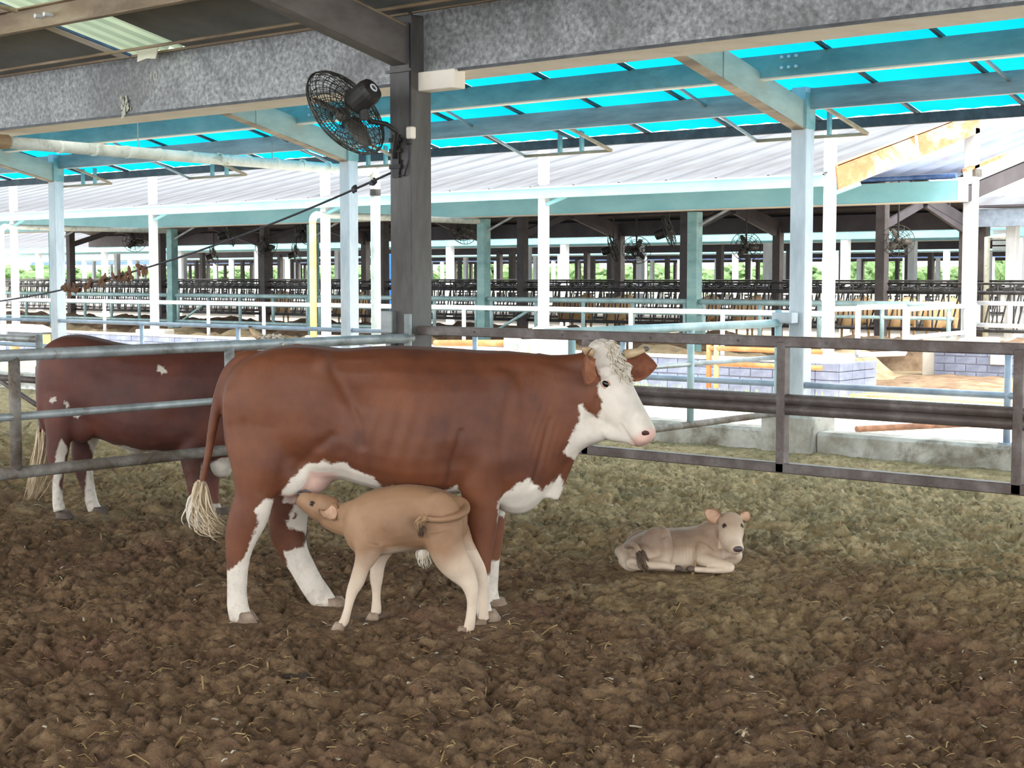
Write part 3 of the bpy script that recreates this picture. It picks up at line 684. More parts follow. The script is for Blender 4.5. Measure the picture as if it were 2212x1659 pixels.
# ================================================================== FACING BARN (canopy A in front, barn B behind)
AY, BY, EX = 22.5, 27.6, -12.34
AX = [EX-6*k for k in range(6)]
AWH = ['carrying the rusty gable rafter', 'rising behind the small lidded box', 'beside the cream downpipe', 'between the two downpipes, behind the leafy cable', 'beside the long white downpipe', 'one bay beyond the long white downpipe']
def za(Y): return 3.36 + .235*(Y - 22.35)
def zb_(Y): return 3.52 + .22*(min(Y, 68.6-Y) - 27.3)
def sheet(x0, x1, ya, yb, zf, rib, off):
    """ribbed roofing sheet, local to off; rib profile [(u,dz)]"""
    mb = MB(); n = len(rib); ys = (ya, yb)
    for y in ys:
        for u, dz in rib: mb.v.append((x0+u*(x1-x0)-off.x, y-off.y, zf(y)+dz-off.z))
    for y in ys:
        for u, dz in rib: mb.v.append((x0+u*(x1-x0)-off.x, y-off.y, zf(y)+dz-.012-off.z))
    for j in range(n-1): mb.f += [(j, j+1, n+j+1, n+j), (2*n+j, 3*n+j, 3*n+j+1, 2*n+j+1)]
    for j in range(n-1): mb.f += [(j, 2*n+j, 2*n+j+1, j+1), (n+j, n+j+1, 3*n+j+1, 3*n+j)]
    return mb
# canopy A roof
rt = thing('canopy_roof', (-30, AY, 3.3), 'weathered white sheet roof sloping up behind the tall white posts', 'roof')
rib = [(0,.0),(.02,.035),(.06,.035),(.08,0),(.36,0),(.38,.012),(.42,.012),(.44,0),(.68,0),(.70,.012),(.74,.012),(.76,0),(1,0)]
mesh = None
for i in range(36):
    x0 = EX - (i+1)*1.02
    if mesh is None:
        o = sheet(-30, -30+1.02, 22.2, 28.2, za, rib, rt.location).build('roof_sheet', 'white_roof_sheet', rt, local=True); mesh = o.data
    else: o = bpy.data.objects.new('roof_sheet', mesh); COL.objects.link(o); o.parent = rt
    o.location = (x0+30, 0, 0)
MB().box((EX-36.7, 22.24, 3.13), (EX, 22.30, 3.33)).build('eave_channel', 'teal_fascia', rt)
MB().box((EX-36.7, 22.18, 3.31), (EX, 22.30, 3.335)).build('eave_lip', 'white_post_paint', rt)
t = thing('gable_rafter', (EX+.1, AY, 3), 'orange rusted gable rafter sloping up at the end of the white canopy roof', 'beam')
p0 = Vector((EX+.10, AY+.05, za(AY)-.12)); p1 = Vector((EX+.10, 28.0, za(28.0)-.10))
MB().beam(p0, p1, .02, .40).beam(p0+Vector((-.05,0,.2)), p1+Vector((-.05,0,.2)), .12, .02).build('web', 'rusty_rafter', t)
pm = p0.lerp(p1, .52); MB().beam(pm+Vector((.015,-.05,-.01)), pm+Vector((.015,.05,.014)), .015, .38).build('splice_plate', 'white_post_paint', t)
# posts of canopy A
for k, x in enumerate(AX):
    t = thing('white_post', (x, AY, .4), 'tall white steel post '+AWH[k], 'post', 'white posts of the facing canopy')
    MB().bbox((x-.08, AY-.08, .3), (x+.08, AY+.08, 4.35), .008).build('shaft', 'white_post_paint', t)
    MB().box((x-.10, AY-.10, 4.35), (x+.10, AY+.10, 4.37)).build('cap_plate', 'white_post_paint', t)
    MB().beam((x+.08, AY-.02, 3.02), (x+.55, AY-.02, 3.16), .05, .06).build('knee_brace', 'teal_fascia', t)
    tag(MB().bbox((x-.33, AY-.33, -.25), (x+.33, AY+.33, .42), .02).build('post_footing', 'pale_concrete'), 'pale concrete footing of the tall white post '+AWH[k], 'footing', 'footings of the white posts')
# high posts of canopy A at the barn B line (gable one in view)
x = EX; t = thing('end_post', (x, 27.95, -.2), 'white steel end post at the corner of the facing barn under the rusty rafter', 'post')
MB().bbox((x-.11, 27.84, -.2), (x+.11, 28.06, za(27.95)-.2), .008).build('shaft', 'white_post_paint', t)
MB().box((x-.14, 27.80, 3.56), (x+.14, 28.10, 3.70)).build('collar', 'fan_grey', t)
tag(MB().bbox((x-.75, 27.55, -.22), (x+.45, 28.4, .52), .02).build('post_footing', 'pale_concrete'), 'wide pale concrete footing under the white end post', 'footing')

# block wall
def block_wall(label, x0, x1, y, z0, z1, courses=4, bl=.42, ends=0):
    t = thing('block_wall', ((x0+x1)/2, y, z0), label, 'wall')
    MB().box((x0, y+.025, z0), (x1, y+.2, z1-.012)).build('mortar_core', 'mortar', t)
    MB().box((x0-.02, y-.02, z1-.03), (x1+.02, y+.23, z1+.02)).build('coping', 'pale_concrete', t)
    ch = (z1-.03-z0)/courses; full = None
    nblk = 0
    for c in range(courses):
        off = (c % 2)*bl/2; x = x0 - off; zz = z0 + c*ch
        while x < x1:
            a = max(x, x0); b = min(x+bl, x1)
            if b-a > .03:
                jit = random.uniform(0, .012)
                if abs((b-a)-bl) < 1e-3 and full is not None:
                    o = bpy.data.objects.new('block', full); COL.objects.link(o); o.parent = t; o.location = (a+.006-WLOC[t.name].x, -jit, zz-WLOC[t.name].z)
                else:
                    mb = MB().bbox((0, y-WLOC[t.name].y, .006), (b-a-.012, y+.05-WLOC[t.name].y, ch-.006), .008)
                    o = mb.build('block', 'blue_block', t, local=True); o.location = (a+.006-WLOC[t.name].x, -jit, zz-WLOC[t.name].z)
                    if abs((b-a)-bl) < 1e-3: full = o.data
            x += bl
    return t
block_wall('blue grey block wall under the white canopy, beside the gateway', -24.5, EX+.42, AY-.36, -.27, .30)
block_wall('far stretch of blue grey block wall behind the standing cows', -48, -24.6, AY-.36, -.27, .30, 4, .84)
block_wall('blue grey block wall right of the gateway with one pale block', -12.75, -6, 27.35, -.25, .36)
p = atY(2160, 778, 27.33); tag(MB().bbox((p.x-.18,27.30,p.z-.09),(p.x+.18,27.36,p.z+.09),.01).build('pale_block','pale_concrete'), 'single pale patch block set in the blue grey wall', 'block')
t = thing('block_pier', (EX, AY-.36, -.27), 'blue grey block pier cladding the footing of the gateway post', 'pier')
for c in range(4):
    for s_ in range(2):
        a = EX-.40+s_*.42+(.0 if c%2 else -.0); MB().bbox((a, AY-.44, -.27+c*.14+.004), (a+.41, AY-.34, -.27+(c+1)*.14-.004), .008).build('block', 'blue_block', t)
    for s_ in range(3): MB().bbox((EX+.34, AY-.42+s_*.42, -.27+c*.14+.004), (EX+.46, AY-.42+s_*.42+.41, -.27+(c+1)*.14-.004), .008).build('block', 'blue_block', t)
# white fence between the canopy posts
for k in range(5):
    x1, x0 = AX[k]-.08, AX[k+1]+.08
    t = thing('white_fence', ((x0+x1)/2, AY, .3), 'white pipe fence between two tall white posts above the block wall', 'fence', 'white fences of the facing canopy')
    MB().tube([(x0,AY,1.07),(x1,AY,1.07)], .045, 10).build('top_rail', 'white_pipe', t, smooth=True)
    MB().tube([(x0,AY,.55),(x1,AY,.55)], .028, 10).build('lower_rail', 'white_pipe', t, smooth=True)
    for q in (1, 2): MB().tube([(x0+q*(x1-x0)/3,AY,.25),(x0+q*(x1-x0)/3,AY,1.07)], .04, 10).build('upright', 'white_pipe', t, smooth=True)
# white gate panels in the gateway
def frame_gate(name, label, p, q, zb, zt, r, mat, ups=0, mids=()):
    t = thing(name, (Vector(p)+Vector(q))/2, label, 'gate')
    P, Q = Vector(p), Vector(q)
    def at(u, z): v = P.lerp(Q, u); return (v.x, v.y, z)
    MB().tube([at(0,zt),at(1,zt)], r, 10).build('top_rail', mat, t, smooth=True); MB().tube([at(0,zb),at(1,zb)], r, 10).build('bottom_rail', mat, t, smooth=True)
    for z in mids: MB().tube([at(0,z),at(1,z)], r*.8, 10).build('middle_rail', mat, t, smooth=True)
    for i in range(ups+2): u = i/(ups+1); MB().tube([at(u,zb),at(u,zt)], r, 10).build('upright', mat, t, smooth=True)
    return t
g0 = atD(1853, 700, 25.4); g1 = atD(1955, 700, 26.0); g2 = atD(1960, 700, 26.4); g3 = atD(2085, 700, 29.2); g4 = atD(2112, 700, 29.6); g5 = atD(2330, 700, 27.5)
frame_gate('white_gate', 'white pipe gate standing closed in the gateway, rust at its corners', (g0.x,g0.y,0), (g1.x,g1.y,0), .38, 1.17, .045, 'white_pipe')
frame_gate('white_gate', 'white pipe gate panel angled from the gateway to the end post', (g2.x,g2.y,0), (g3.x,g3.y,0), .62, 1.12, .045, 'white_pipe')
e = atD(1803, 662, 25.2); tag(MB().tube([(EX+.1, AY, 1.15), (g0.x, g0.y, 1.15)], .045, 10).build('fence_rail', 'white_pipe', smooth=True), 'short white rail joining the gateway post to the closed gate', 'rail')
frame_gate('white_fence', 'white pipe fence running on from the end post past the pale patch block', (g4.x,g4.y,0), (g5.x,g5.y,0), .75, 1.17, .045, 'white_pipe', 2)
# orange rusty gate
og0 = atY(1530, 760, 21.4); og1 = atY(1775, 760, 21.4)
t = thing('rusty_gate', (og0.x, 21.4, -.25), 'orange rusted pipe gate standing open before the block wall', 'gate')
for py in (727, 752, 785, 822): MB().tube([(og0.x,21.4,zat(1540,py,21.4)), (og1.x,21.4,zat(1540,py,21.4)-.0)], .042, 10).build('rail', 'rust_orange', t, smooth=True)
for px in (1532, 1548, 1700): xx = xat(px, 21.4); MB().tube([(xx,21.4,zat(1540,838,21.4)), (xx,21.4,zat(1540,722,21.4))], .045 , 10).build('upright', 'rust_orange' if px < 1540 else 'yellow_pipe', t, smooth=True)
# drain pipes from barn B over canopy A
for k, (x, vm) in enumerate(((-24.3,'yellow_pipe'), (-36.3,'white_pipe'))):
    t = thing('drain_pipe', (x, 22.1, -.25), ('cream downpipe with white elbow in front of the facing canopy' if k == 0 else 'white downpipe with long elbow beside the far left posts'), 'pipe')
    MB().tube([(x,27.35,2.98),(x,22.2,2.98)], .07, 12).build('run', 'pvc_pipe', t, smooth=True)
    MB().tube([(x,22.25-.15*math.sin(a),2.83+.15*math.cos(a)) for a in [i*math.pi/2/6 for i in range(7)]], .08, 12).build('elbow', 'white_pipe', t, smooth=True)
    MB().tube([(x,22.10,2.84),(x,22.10,-.25)], .075, 12).build('downpipe', vm, t, smooth=True)
# water trough with white lid at the left, small lidded box and cabinet in the middle
p = atY(64, 716, 19.5); t = thing('water_trough', (p.x, 19.5, -.25), 'long white lidded water trough on legs at the left edge of the yard', 'trough')
mb = MB(); zt = p.z; xs = (p.x-.75, p.x+.75)
mb.add([(xs[0],19.2,zt),(xs[1],19.2,zt),(xs[1],19.8,zt),(xs[0],19.8,zt),(xs[0]+.2,19.5,zt+.16),(xs[1]-.2,19.5,zt+.16)], [(0,1,5,4),(2,3,4,5),(0,4,3),(1,2,5),(3,2,1,0)]).build('lid', 'white_post_paint', t)
MB().tube([(xs[0]+.1,19.5,zt-.1),(xs[1]-.1,19.5,zt-.1)], .18, 14).build('basin', 'white_roof_sheet', t, smooth=True)
for xx in (xs[0]+.12, xs[1]-.12): MB().box((xx-.05,19.4,-.25),(xx+.05,19.6,zt-.05)).build('leg', 'yellow_pipe', t)
p = atY(1192, 713, 20.5); t = thing('lidded_box', (p.x,20.5,-.25), 'small white box with a ridged lid beyond the cow back', 'box')
MB().bbox((p.x-.32,20.3,-.25),(p.x+.32,20.7,p.z-.05),.01).build('body', 'pale_concrete', t)
MB().add([(p.x-.4,20.2,p.z-.06),(p.x+.4,20.2,p.z-.06),(p.x+.4,20.8,p.z-.06),(p.x-.4,20.8,p.z-.06),(p.x-.3,20.5,p.z+.07),(p.x+.3,20.5,p.z+.07)], [(0,1,5,4),(2,3,4,5),(0,4,3),(1,2,5),(3,2,1,0)]).build('lid', 'white_post_paint', t)
p = atY(1128, 742, 20.6); t = thing('pump_cabinet', (p.x,20.6,-.25), 'cream cabinet with a round grey grille seen over the cow back', 'cabinet')
MB().bbox((p.x-.26,20.4,-.25),(p.x+.26,20.8,p.z+.12),.01).build('body', 'cream_soffit', t)
MB().tube([(p.x,20.38,p.z-.02),(p.x,20.41,p.z-.02)], .1, 16).build('grille', 'grey_purlin', t)
a = atY(940, 741, 20.6); b = atY(1105, 741, 20.6); tag(MB().tube([a, b], .06, 10).build('water_pipe', 'rust_orange', smooth=True), 'orange pipe running to the cream cabinet', 'pipe')

# ------------------------------------------------------------------ barn B
def barn(x0, x1, y0, y1, zf, roofmat, fasmat, tagtxt, xr=None):
    ym = (y0+y1)/2; xr = x1 if xr is None else xr
    t = thing('barn_roof', ((x0+x1)/2, y0, 3), 'pale ribbed roof of %s' % tagtxt, 'roof')
    rib = [(0,0),(.08,0),(.12,.035),(.18,.035),(.22,0),(.55,0),(.58,.035),(.64,.035),(.68,0),(1,0)]
    mesh = None; n = int((x1-x0)/1.0)
    for i in range(n):
        if mesh is None: o = sheet(x0, x0+1.0, y0-.3, ym, zf, rib, WLOC[t.name]).build('roof_sheet', roofmat, t, local=True); mesh = o.data
        else: o = bpy.data.objects.new('roof_sheet', mesh); COL.objects.link(o); o.parent = t
        o.location = (x1-1.0-i-x0, 0, 0)
    mb = MB(); zr = zf(ym)
    mb.add([(x0,ym,zr),(xr,ym,zr),(xr,y1+.3,zf(y1+.3)),(x0,y1+.3,zf(y1+.3)),(x0,ym,zr+.03),(xr,ym,zr+.03),(xr,y1+.3,zf(y1+.3)+.03),(x0,y1+.3,zf(y1+.3)+.03)],
           [(3,2,1,0),(4,5,6,7),(0,1,5,4),(1,2,6,5),(2,3,7,6),(3,0,4,7)]).build('rear_slope', roofmat, t)
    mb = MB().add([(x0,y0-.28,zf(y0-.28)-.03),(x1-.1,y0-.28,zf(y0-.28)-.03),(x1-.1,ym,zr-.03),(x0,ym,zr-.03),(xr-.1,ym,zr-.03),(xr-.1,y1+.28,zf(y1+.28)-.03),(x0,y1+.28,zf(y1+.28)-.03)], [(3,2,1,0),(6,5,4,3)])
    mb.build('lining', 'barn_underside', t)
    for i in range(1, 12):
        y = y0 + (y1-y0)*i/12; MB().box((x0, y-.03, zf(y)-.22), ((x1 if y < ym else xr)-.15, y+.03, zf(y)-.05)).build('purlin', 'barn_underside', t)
    g = thing('eave_gutter', (x1, y0-.2, 3), 'teal box gutter along the eave of %s' % tagtxt, 'gutter')
    MB().box((x0, y0-.35, zf(y0)-.50), (x1+.05, y0+.05, zf(y0)-.12)).build('box', fasmat, g)
    MB().box((x0, y0-.37, zf(y0)-.515), (x1+.05, y0+.07, zf(y0)-.50)).build('bottom_strip', 'cream_soffit', g)
    MB().box((x1+.05, y0-.36, zf(y0)-.51), (x1+.07, y0+.06, zf(y0)-.11)).build('end_cap', 'white_post_paint', g)
    g = thing('eave_gutter', (x1, y1, 3), 'dark rear eave beam of %s' % tagtxt, 'gutter')
    MB().box((x0, y1-.05, zf(y1)-.58), (xr+.05, y1+.4, zf(y1)-.10)).build('box', 'barn_underside', g)
    return t
B0, B1 = 27.6, 41.2
br = barn(EX-48, EX, B0, B1, lambda Y: 3.52 + .22*(min(Y, B0+B1-Y) - 27.3), 'pale_blue_sheet', 'teal_fascia', 'the facing barn', EX-5.8)
MB().tube([(EX-48+.0,27.28,3.55),(EX,27.28,3.55)], .05, 8).build('blue_edge', 'blue_edge', br)
t = thing('gable_edge', (EX+.05, 28, 3.6), 'pale rusty gable edge of the facing barn roof', 'trim')
a = Vector((EX+.06, 27.5, 3.50)); b = Vector((EX+.06, 34.4, 3.52+.22*7.1-.04)); MB().beam(a, b, .04, .26).build('board', 'white_post_paint', t); MB().beam(a+Vector((.0,0,.15)), b+Vector((0,0,.15)), .1, .06).build('capping', 'rusty_rafter', t)
BX = [EX-6*k for k in range(8)]
for k, x in enumerate(BX[1:6]):
    t = thing('barn_post', (x, B0, -.2), 'pale teal front post of the facing barn under its gutter', 'post', 'front posts of the facing barn')
    MB().bbox((x-.12, B0-.12, -.2), (x+.12, B0+.12, 3.05), .01).build('shaft', 'teal_steel', t)
    MB().beam((x+.1, B0, 2.75), (x+1.1, B0+.6, 3.4), .05, .05).build('strut', 'grey_purlin', t)
for (Y, lab, grp) in ((36.2, 'dark inner column of the facing barn at the feed barrier', 'inner columns'), (B1, 'dark rear column of the facing barn', 'rear columns')):
    for k, x in enumerate(BX[1:]):
        t = thing('barn_column', (x, Y, -.2), lab, 'column', grp+' of the facing barn')
        MB().bbox((x-.13, Y-.13, -.2), (x+.13, Y+.13, 4.6 if Y < 40 else 3.2), .01).build('shaft', 'barn_column', t)
        MB().beam((x, Y, 2.95), (x, Y-2.5 if Y > 40 else Y+2.2, 3.6), .1, .2).build('haunch', 'barn_underside', t)
for k, x in enumerate(BX):
    t = thing('barn_rafter', (x, 34.4, 4), 'dark rafter frame under the facing barn roof', 'beam', 'rafters of the facing barn')
    f = lambda Y: 3.52 + .22*(min(Y, B0+B1-Y) - 27.3) - .38
    MB().beam((x, B0, f(B0)), (x, 34.4, f(34.4)), .12, .3).build('front_half', 'barn_underside', t); 
    if k: MB().beam((x, 34.4, f(34.4)), (x, B1, f(B1)), .12, .3).build('rear_half', 'barn_underside', t)
# skylight strips in B seen from below
for k in range(3):
    x = EX-9-12*k; f = lambda Y: 3.52 + .22*(min(Y, B0+B1-Y) - 27.3) - .045
    mb = MB().add([(x,29.5,f(29.5)),(x+.8,29.5,f(29.5)),(x+.8,31.5,f(31.5)),(x,31.5,f(31.5)),(x,29.5,f(29.5)+.01),(x+.8,29.5,f(29.5)+.01),(x+.8,31.5,f(31.5)+.01),(x,31.5,f(31.5)+.01)], [(3,2,1,0),(4,5,6,7),(0,1,5,4),(1,2,6,5),(2,3,7,6),(3,0,4,7)])
    tag(mb.build('roof_light', 'skylight_sheet'), 'pale roof light in the underside of the facing barn', 'skylight', 'roof lights of the facing barn')
# front fence panels of B (teal rails)
for k in range(6):
    x1, x0 = BX[k]-.14, BX[k+1]+.14
    t = thing('rail_fence', ((x0+x1)/2, B0, 0), 'pale teal tube fence panel between the front posts of the facing barn', 'fence', 'front fences of the facing barn')
    for z, r in ((1.14,.06),(.88,.035),(.40,.045)): MB().tube([(x0,B0,z),(x1,B0,z)], r, 8).build('rail', 'teal_pipe', t, smooth=True)
    for q in range(5): xx = x0+.1+(x1-x0-.2)*q/4; MB().tube([(xx,B0,.35),(xx,B0,1.14)], .045, 8).build('upright', 'teal_pipe', t, smooth=True)
    if k % 2: MB().tube([(x0+.3,B0,.42),(x0+1.2,B0,.86)], .035, 8).build('brace', 'teal_pipe', t, smooth=True)
# headlock feed barriers
def headlocks(Y, z0, z1, x0, x1, grp, label, ds=.42, r=.022):
    L = 6.0; n = int((x1-x0)/L)
    proto = None
    for i in range(n):
        if proto is None:
            t = thing('feed_barrier', (x0, Y, z0), label, 'feed barrier', grp)
            for z, rr, nm in ((z1,.03,'top_rail'), (z1-.22,.05,'lock_rail'), (z0+.05,.045,'bottom_rail')): MB().tube([(x0,Y,z),(x0+L,Y,z)], rr, 8).build(nm, 'headlock_steel', t, smooth=True)
            mb = MB(); x = x0+.1; m = 0
            while x < x0+L-.1:
                mb.tube([(x,Y,z0),(x,Y,z1)], r, 6)
                mb.tube([(x+.08,Y,z0+.1),(x+.22,Y,z1-.5),(x+.30,Y,z1-.2)], r, 6)
                mb.tube([(x+.30,Y,z0+.35),(x+.30,Y,z1-.1)], r*.8, 6)
                mb.beam((x+.14,Y,z1-.17),(x+.34,Y,z1-.1),.03,.07)
                x += ds; m += 1
            mb.build('lock_bars', 'headlock_steel', t, smooth=False)
            proto = t
        else:
            c = copy_tree(proto); c.location.x = x0 + L*i
headlocks(36.3, .30, 1.50, EX-48, EX, 'feed barriers in the facing barn', 'dark steel headlock feed barrier between the inner columns of the facing barn')
headlocks(41.3, .25, 1.55, EX-60, EX, 'rear feed barriers of the facing barn', 'dark steel headlock feed barrier at the rear of the facing barn', .6)
headlocks(40.2, .30, 1.55, EX+1.5, EX+20, 'feed barriers beyond the end post', 'dark steel headlock feed barrier outdoors beyond the end post', .42)
# circulation fans inside barn B
bf = None; fans_ = []
for k, (px, py, Y, ang) in enumerate(((1940,520,36.0,.5),(1325,537,36.0,2.2),(1612,532,36.0,.6),(1375,540,36,3.6),(575,532,36.0,.4),(462,552,41,2.6),(640,548,41,2.6),(1000,495,30,1.2),(1445,500,31,2.0),(495,505,31,2.4),(290,520,33,1.0),(660,500,30,1.6))):
    p = atY(px, py, Y)
    if bf is None: bf = make_fan('barn_fan', 'black circulation fan hanging inside the facing barn', False, 'circulation fans in the facing barn'); c = bf
    else: c = copy_tree(bf)
    c.location = p; c.rotation_euler = (1.25, .2, ang); c.scale = (1.15,)*3
    fans_.append((c, p))
for c, p in fans_:
    Mi = (Matrix.Translation(p) @ c.rotation_euler.to_matrix().to_4x4() @ Matrix.Scale(1.15, 4)).inverted()
    zt = 3.52 + .22*(min(p.y, B0+B1-p.y) - 27.3) - .06
    MB().tube([Mi @ (p + Vector((0,0,.02))), Mi @ Vector((p.x, p.y, zt))], .02, 6).build('drop_rod', 'fan_black', c, local=True)
# ------------------------------------------------------------------ farther barns
def far_barn(y0, zoff, x0, x1, roofmat, fas, txt, posts=True):
    barn(x0, x1, y0+5, y0+17, lambda Y: 3.55+zoff + .2*(min(Y, 2*y0+22-Y) - y0-5), roofmat, fas, txt)
    g = thing('lean_to_roof', ((x0+x1)/2, y0, 3), 'pale lean-to roof in front of %s' % txt, 'roof')
    rib = [(0,0),(.02,.03),(.06,.03),(.08,0),(1,0)]; mesh = None
    for i in range(int((x1-x0)/1.5)):
        if mesh is None: o = sheet(x0, x0+1.5, y0-.2, y0+5.4, lambda Y: 3.3+zoff+.235*(Y-y0), rib, WLOC[g.name]).build('roof_sheet', roofmat, g, local=True); mesh = o.data
        else: o = bpy.data.objects.new('roof_sheet', mesh); COL.objects.link(o); o.parent = g
        o.location = (x1-1.5*(i+1)-x0, 0, 0)
    MB().box((x0, y0-.2, 3.02+zoff), (x1, y0-.1, 3.3+zoff)).build('eave_channel', fas, g)
    for k in range(int((x1-x0)/6)):
        x = x1-.1-6*k
        for (yy, mt, nm) in ((y0,'white_post_paint','lean_to_post'), (y0+5,'grey_post_paint','lean_to_post'), (y0+11,'barn_column','barn_column'), (y0+17,'barn_column','barn_column')):
            tag(MB().bbox((x-.13, yy-.13, -.25), (x+.13, yy+.13, 3.1+zoff if yy != y0+11 else 4.3), .01).build(nm, mt), ('white front post of %s' if mt[0]=='w' else 'grey eave post of %s' if mt[0]=='g' else 'dark inner column of %s') % txt, 'post', 'posts of '+txt)
    tag(MB().tube([(x0,y0,1.1),(x1,y0,1.1)], .05, 8).tube([(x0,y0,.6),(x1,y0,.6)], .04, 8).build('pipe_rail', 'white_pipe'), 'long white double pipe rail in front of %s' % txt, 'rail')
far_barn(46.6, -.1, -84, EX-.5, 'white_roof_sheet', 'teal_fascia', 'the second barn row')
far_barn(70.8, -.1, -118, EX-2, 'pale_blue_sheet', 'teal_fascia', 'the third barn row')
far_barn(95.0, -.1, -150, EX-4, 'pale_blue_sheet', 'blue_edge', 'the farthest barn row')
headlocks(57.5, .25, 1.5, -84, EX, 'feed barriers of the second barn row', 'small dark headlock feed barrier in the second barn row', .9, .03)
# open shed at the right edge
p = atY(2097, 470, 41.0); q = atY(2120, 500, 43)
t = thing('open_shed', (p.x+4, 43, -.2), 'pale blue fascia of an open shed at the right edge beyond the end post', 'shed')
MB().box((p.x, 41, zat(2110,490,41)), (p.x+14, 41.3, zat(2110,452,41))).build('fascia', 'blue_pipe', t)
MB().add([(p.x-.1,40.9,zat(2110,452,41)+.04),(p.x+14,40.9,zat(2110,452,41)+.04),(p.x+14,50,zat(2110,452,41)+.3),(p.x-.1,50,zat(2110,452,41)+.3),(p.x-.1,40.9,zat(2110,452,41)+.1),(p.x+14,40.9,zat(2110,452,41)+.1),(p.x+14,50,zat(2110,452,41)+.36),(p.x-.1,50,zat(2110,452,41)+.36)], [(3,2,1,0),(4,5,6,7),(0,1,5,4),(1,2,6,5),(2,3,7,6),(3,0,4,7)]).build('roof', 'barn_underside', t)
MB().bbox((xat(2117,41.5)-.16, 41.4, -.2), (xat(2117,41.5)+.16, 41.7, 3.1), .01).build('post', 'barn_column', t)
MB().bbox((xat(2182,41.5)-.14, 41.4, -.2), (xat(2182,41.5)+.14, 41.7, 3.1), .01).build('post', 'white_post_paint', t)
MB().tube([(xat(2132,41),40.9,-.2),(xat(2132,41),40.9,2.75),(xat(2132,41)+.5,40.9,2.78)], .08, 10).build('drain_pipe', 'pvc_pipe', t, smooth=True)
for k in range(4): z = zat(2160, 505+k*12, 45); MB().box((xat(2140,45),45,z),(xat(2176,45),45.1,z+.12)).build('slat', 'grey_purlin', t)
# bright blue cabinet glimpsed between the columns
p = atY(843, 580, 45); tag(MB().bbox((p.x-.35,45,-.2),(p.x+.35,45.8,2.6),.02).build('blue_tank', 'bright_blue'), 'bright blue upright tank beyond the dark column', 'tank')

# trees along the horizon
def bush(label, x, y, r, h, seed):
    rs = random.Random(seed); t = thing('tree', (x, y, -.2), label, 'tree', 'trees on the horizon'); mb = MB()
    for i in range(26):
        a = rs.random()*6.28; d = r*math.sqrt(rs.random()); zz = h*(.25+.65*rs.random()*(1-d/r*.6))
        mb.ell((x+d*math.cos(a), y+d*math.sin(a)*.6, zz), (r*.28*(.6+.7*rs.random()),)*2+(h*.13*(.7+.7*rs.random()),), None, 9, 6)
    vv = []; 
    for v in mb.v: vv.append((v[0]+rs.gauss(0,.12), v[1]+rs.gauss(0,.12), v[2]+rs.gauss(0,.12)))
    mb.v = vv; mb.build('crown', 'leaf_green', t)
    MB().tube([(x,y,-.3),(x+.1,y,h*.5)], [.18,.1], 8).build('trunk', 'barn_column', t)
for i in range(34):
    px = -40 + i*68 + random.uniform(-6,6); Y = 150 + (i % 2)*14; p = atY(px, 600, Y)
    bush('soft green tree on the far horizon beyond the barns', p.x, p.y, random.uniform(2.6,3.6)*(1.25 if i < 10 else 1), random.uniform(3.2,5.2), i)
for px, h, r_ in ((2150,7.0,1.7),(2240,6,1.7)):
    p = atY(px, 600, 125); bush('taller pale green tree seen beside the open shed', p.x, p.y, r_, h, px)
# ================================================================== CATTLE
def coat(name, base, dark, light, white, soft=.008, wn=.02, wscale=16, pink=srgb(214,164,150), dirt=.5, hair=True):
    """hide: attribute 'white' (signed distance, metres) splits the coat colours, 'pink' bare skin, 'dirt' splashed mud"""
    m, N, L, b, o = newmat(name)
    v = coords(N, L, (1,1,1)); vh = coords(N, L, (1,1,.35))
    n1 = noise(N, L, v, 3.0, 5, .6); n2 = noise(N, L, v, wscale, 5, .65); n3 = noise(N, L, vh, 90, 4, .7); n4 = noise(N, L, v, 9, 4, .6)
    brown = ramp(N, L, n1, [(.32, dark), (.5, base), (.7, light)])
    brown = mixc(N, L, mth(N, L, 'MULTIPLY', n3, .35), brown, dark)
    wh = ramp(N, L, n4, [(.3, tuple(x*.82 for x in white)), (.6, white)])
    at = N.new('ShaderNodeAttribute'); at.attribute_name = 'white'
    f = mth(N, L, 'ADD', at.outputs['Fac'], mth(N, L, 'MULTIPLY_ADD', n2, 2*wn, -wn))
    f = mth(N, L, 'MULTIPLY_ADD', f, 1/(2*soft), .5, clamp=True)
    col = mixc(N, L, f, brown, wh)
    ap = N.new('ShaderNodeAttribute'); ap.attribute_name = 'pink'
    col = mixc(N, L, mth(N, L, 'MULTIPLY', ap.outputs['Fac'], 1.0, clamp=True), col, pink)
    ad = N.new('ShaderNodeAttribute'); ad.attribute_name = 'dirt'
    dd = mth(N, L, 'MULTIPLY', ad.outputs['Fac'], ramp(N, L, n2, [(.48,(0,0,0)),(.62,(1,1,1))]))
    col = mixc(N, L, mth(N, L, 'MULTIPLY', dd, dirt, clamp=True), col, srgb(96,80,64))
    L.new(col, b.inputs['Base Color']); b.inputs['Roughness'].default_value = .62
    try: b.inputs['Sheen Weight'].default_value = .04; b.inputs['Sheen Roughness'].default_value = .4
    except Exception: pass
    h = mth(N, L, 'ADD', mth(N, L, 'MULTIPLY', n3, .6), mth(N, L, 'MULTIPLY', n4, .8))
    bump(N, L, b, h, .35, .006)
    return m
coat('hide_red', srgb(106,58,32), srgb(78,40,24), srgb(124,72,40), srgb(222,213,200), .006, .03, 24)
coat('hide_dark_red', srgb(88,46,36), srgb(66,33,28), srgb(110,60,44), srgb(212,204,192), .006, .02)
coat('hide_fawn', srgb(150,115,85), srgb(126,94,68), srgb(168,133,100), srgb(216,197,176), .05, .02, 10, dirt=.3)
coat('hide_fawn_grey', srgb(156,131,108), srgb(122,101,87), srgb(180,153,127), srgb(220,200,178), .06, .02, 10, dirt=.5)
worn('hide_far', srgb(190,160,120), srgb(160,128,92), srgb(206,180,146), 3, .8)
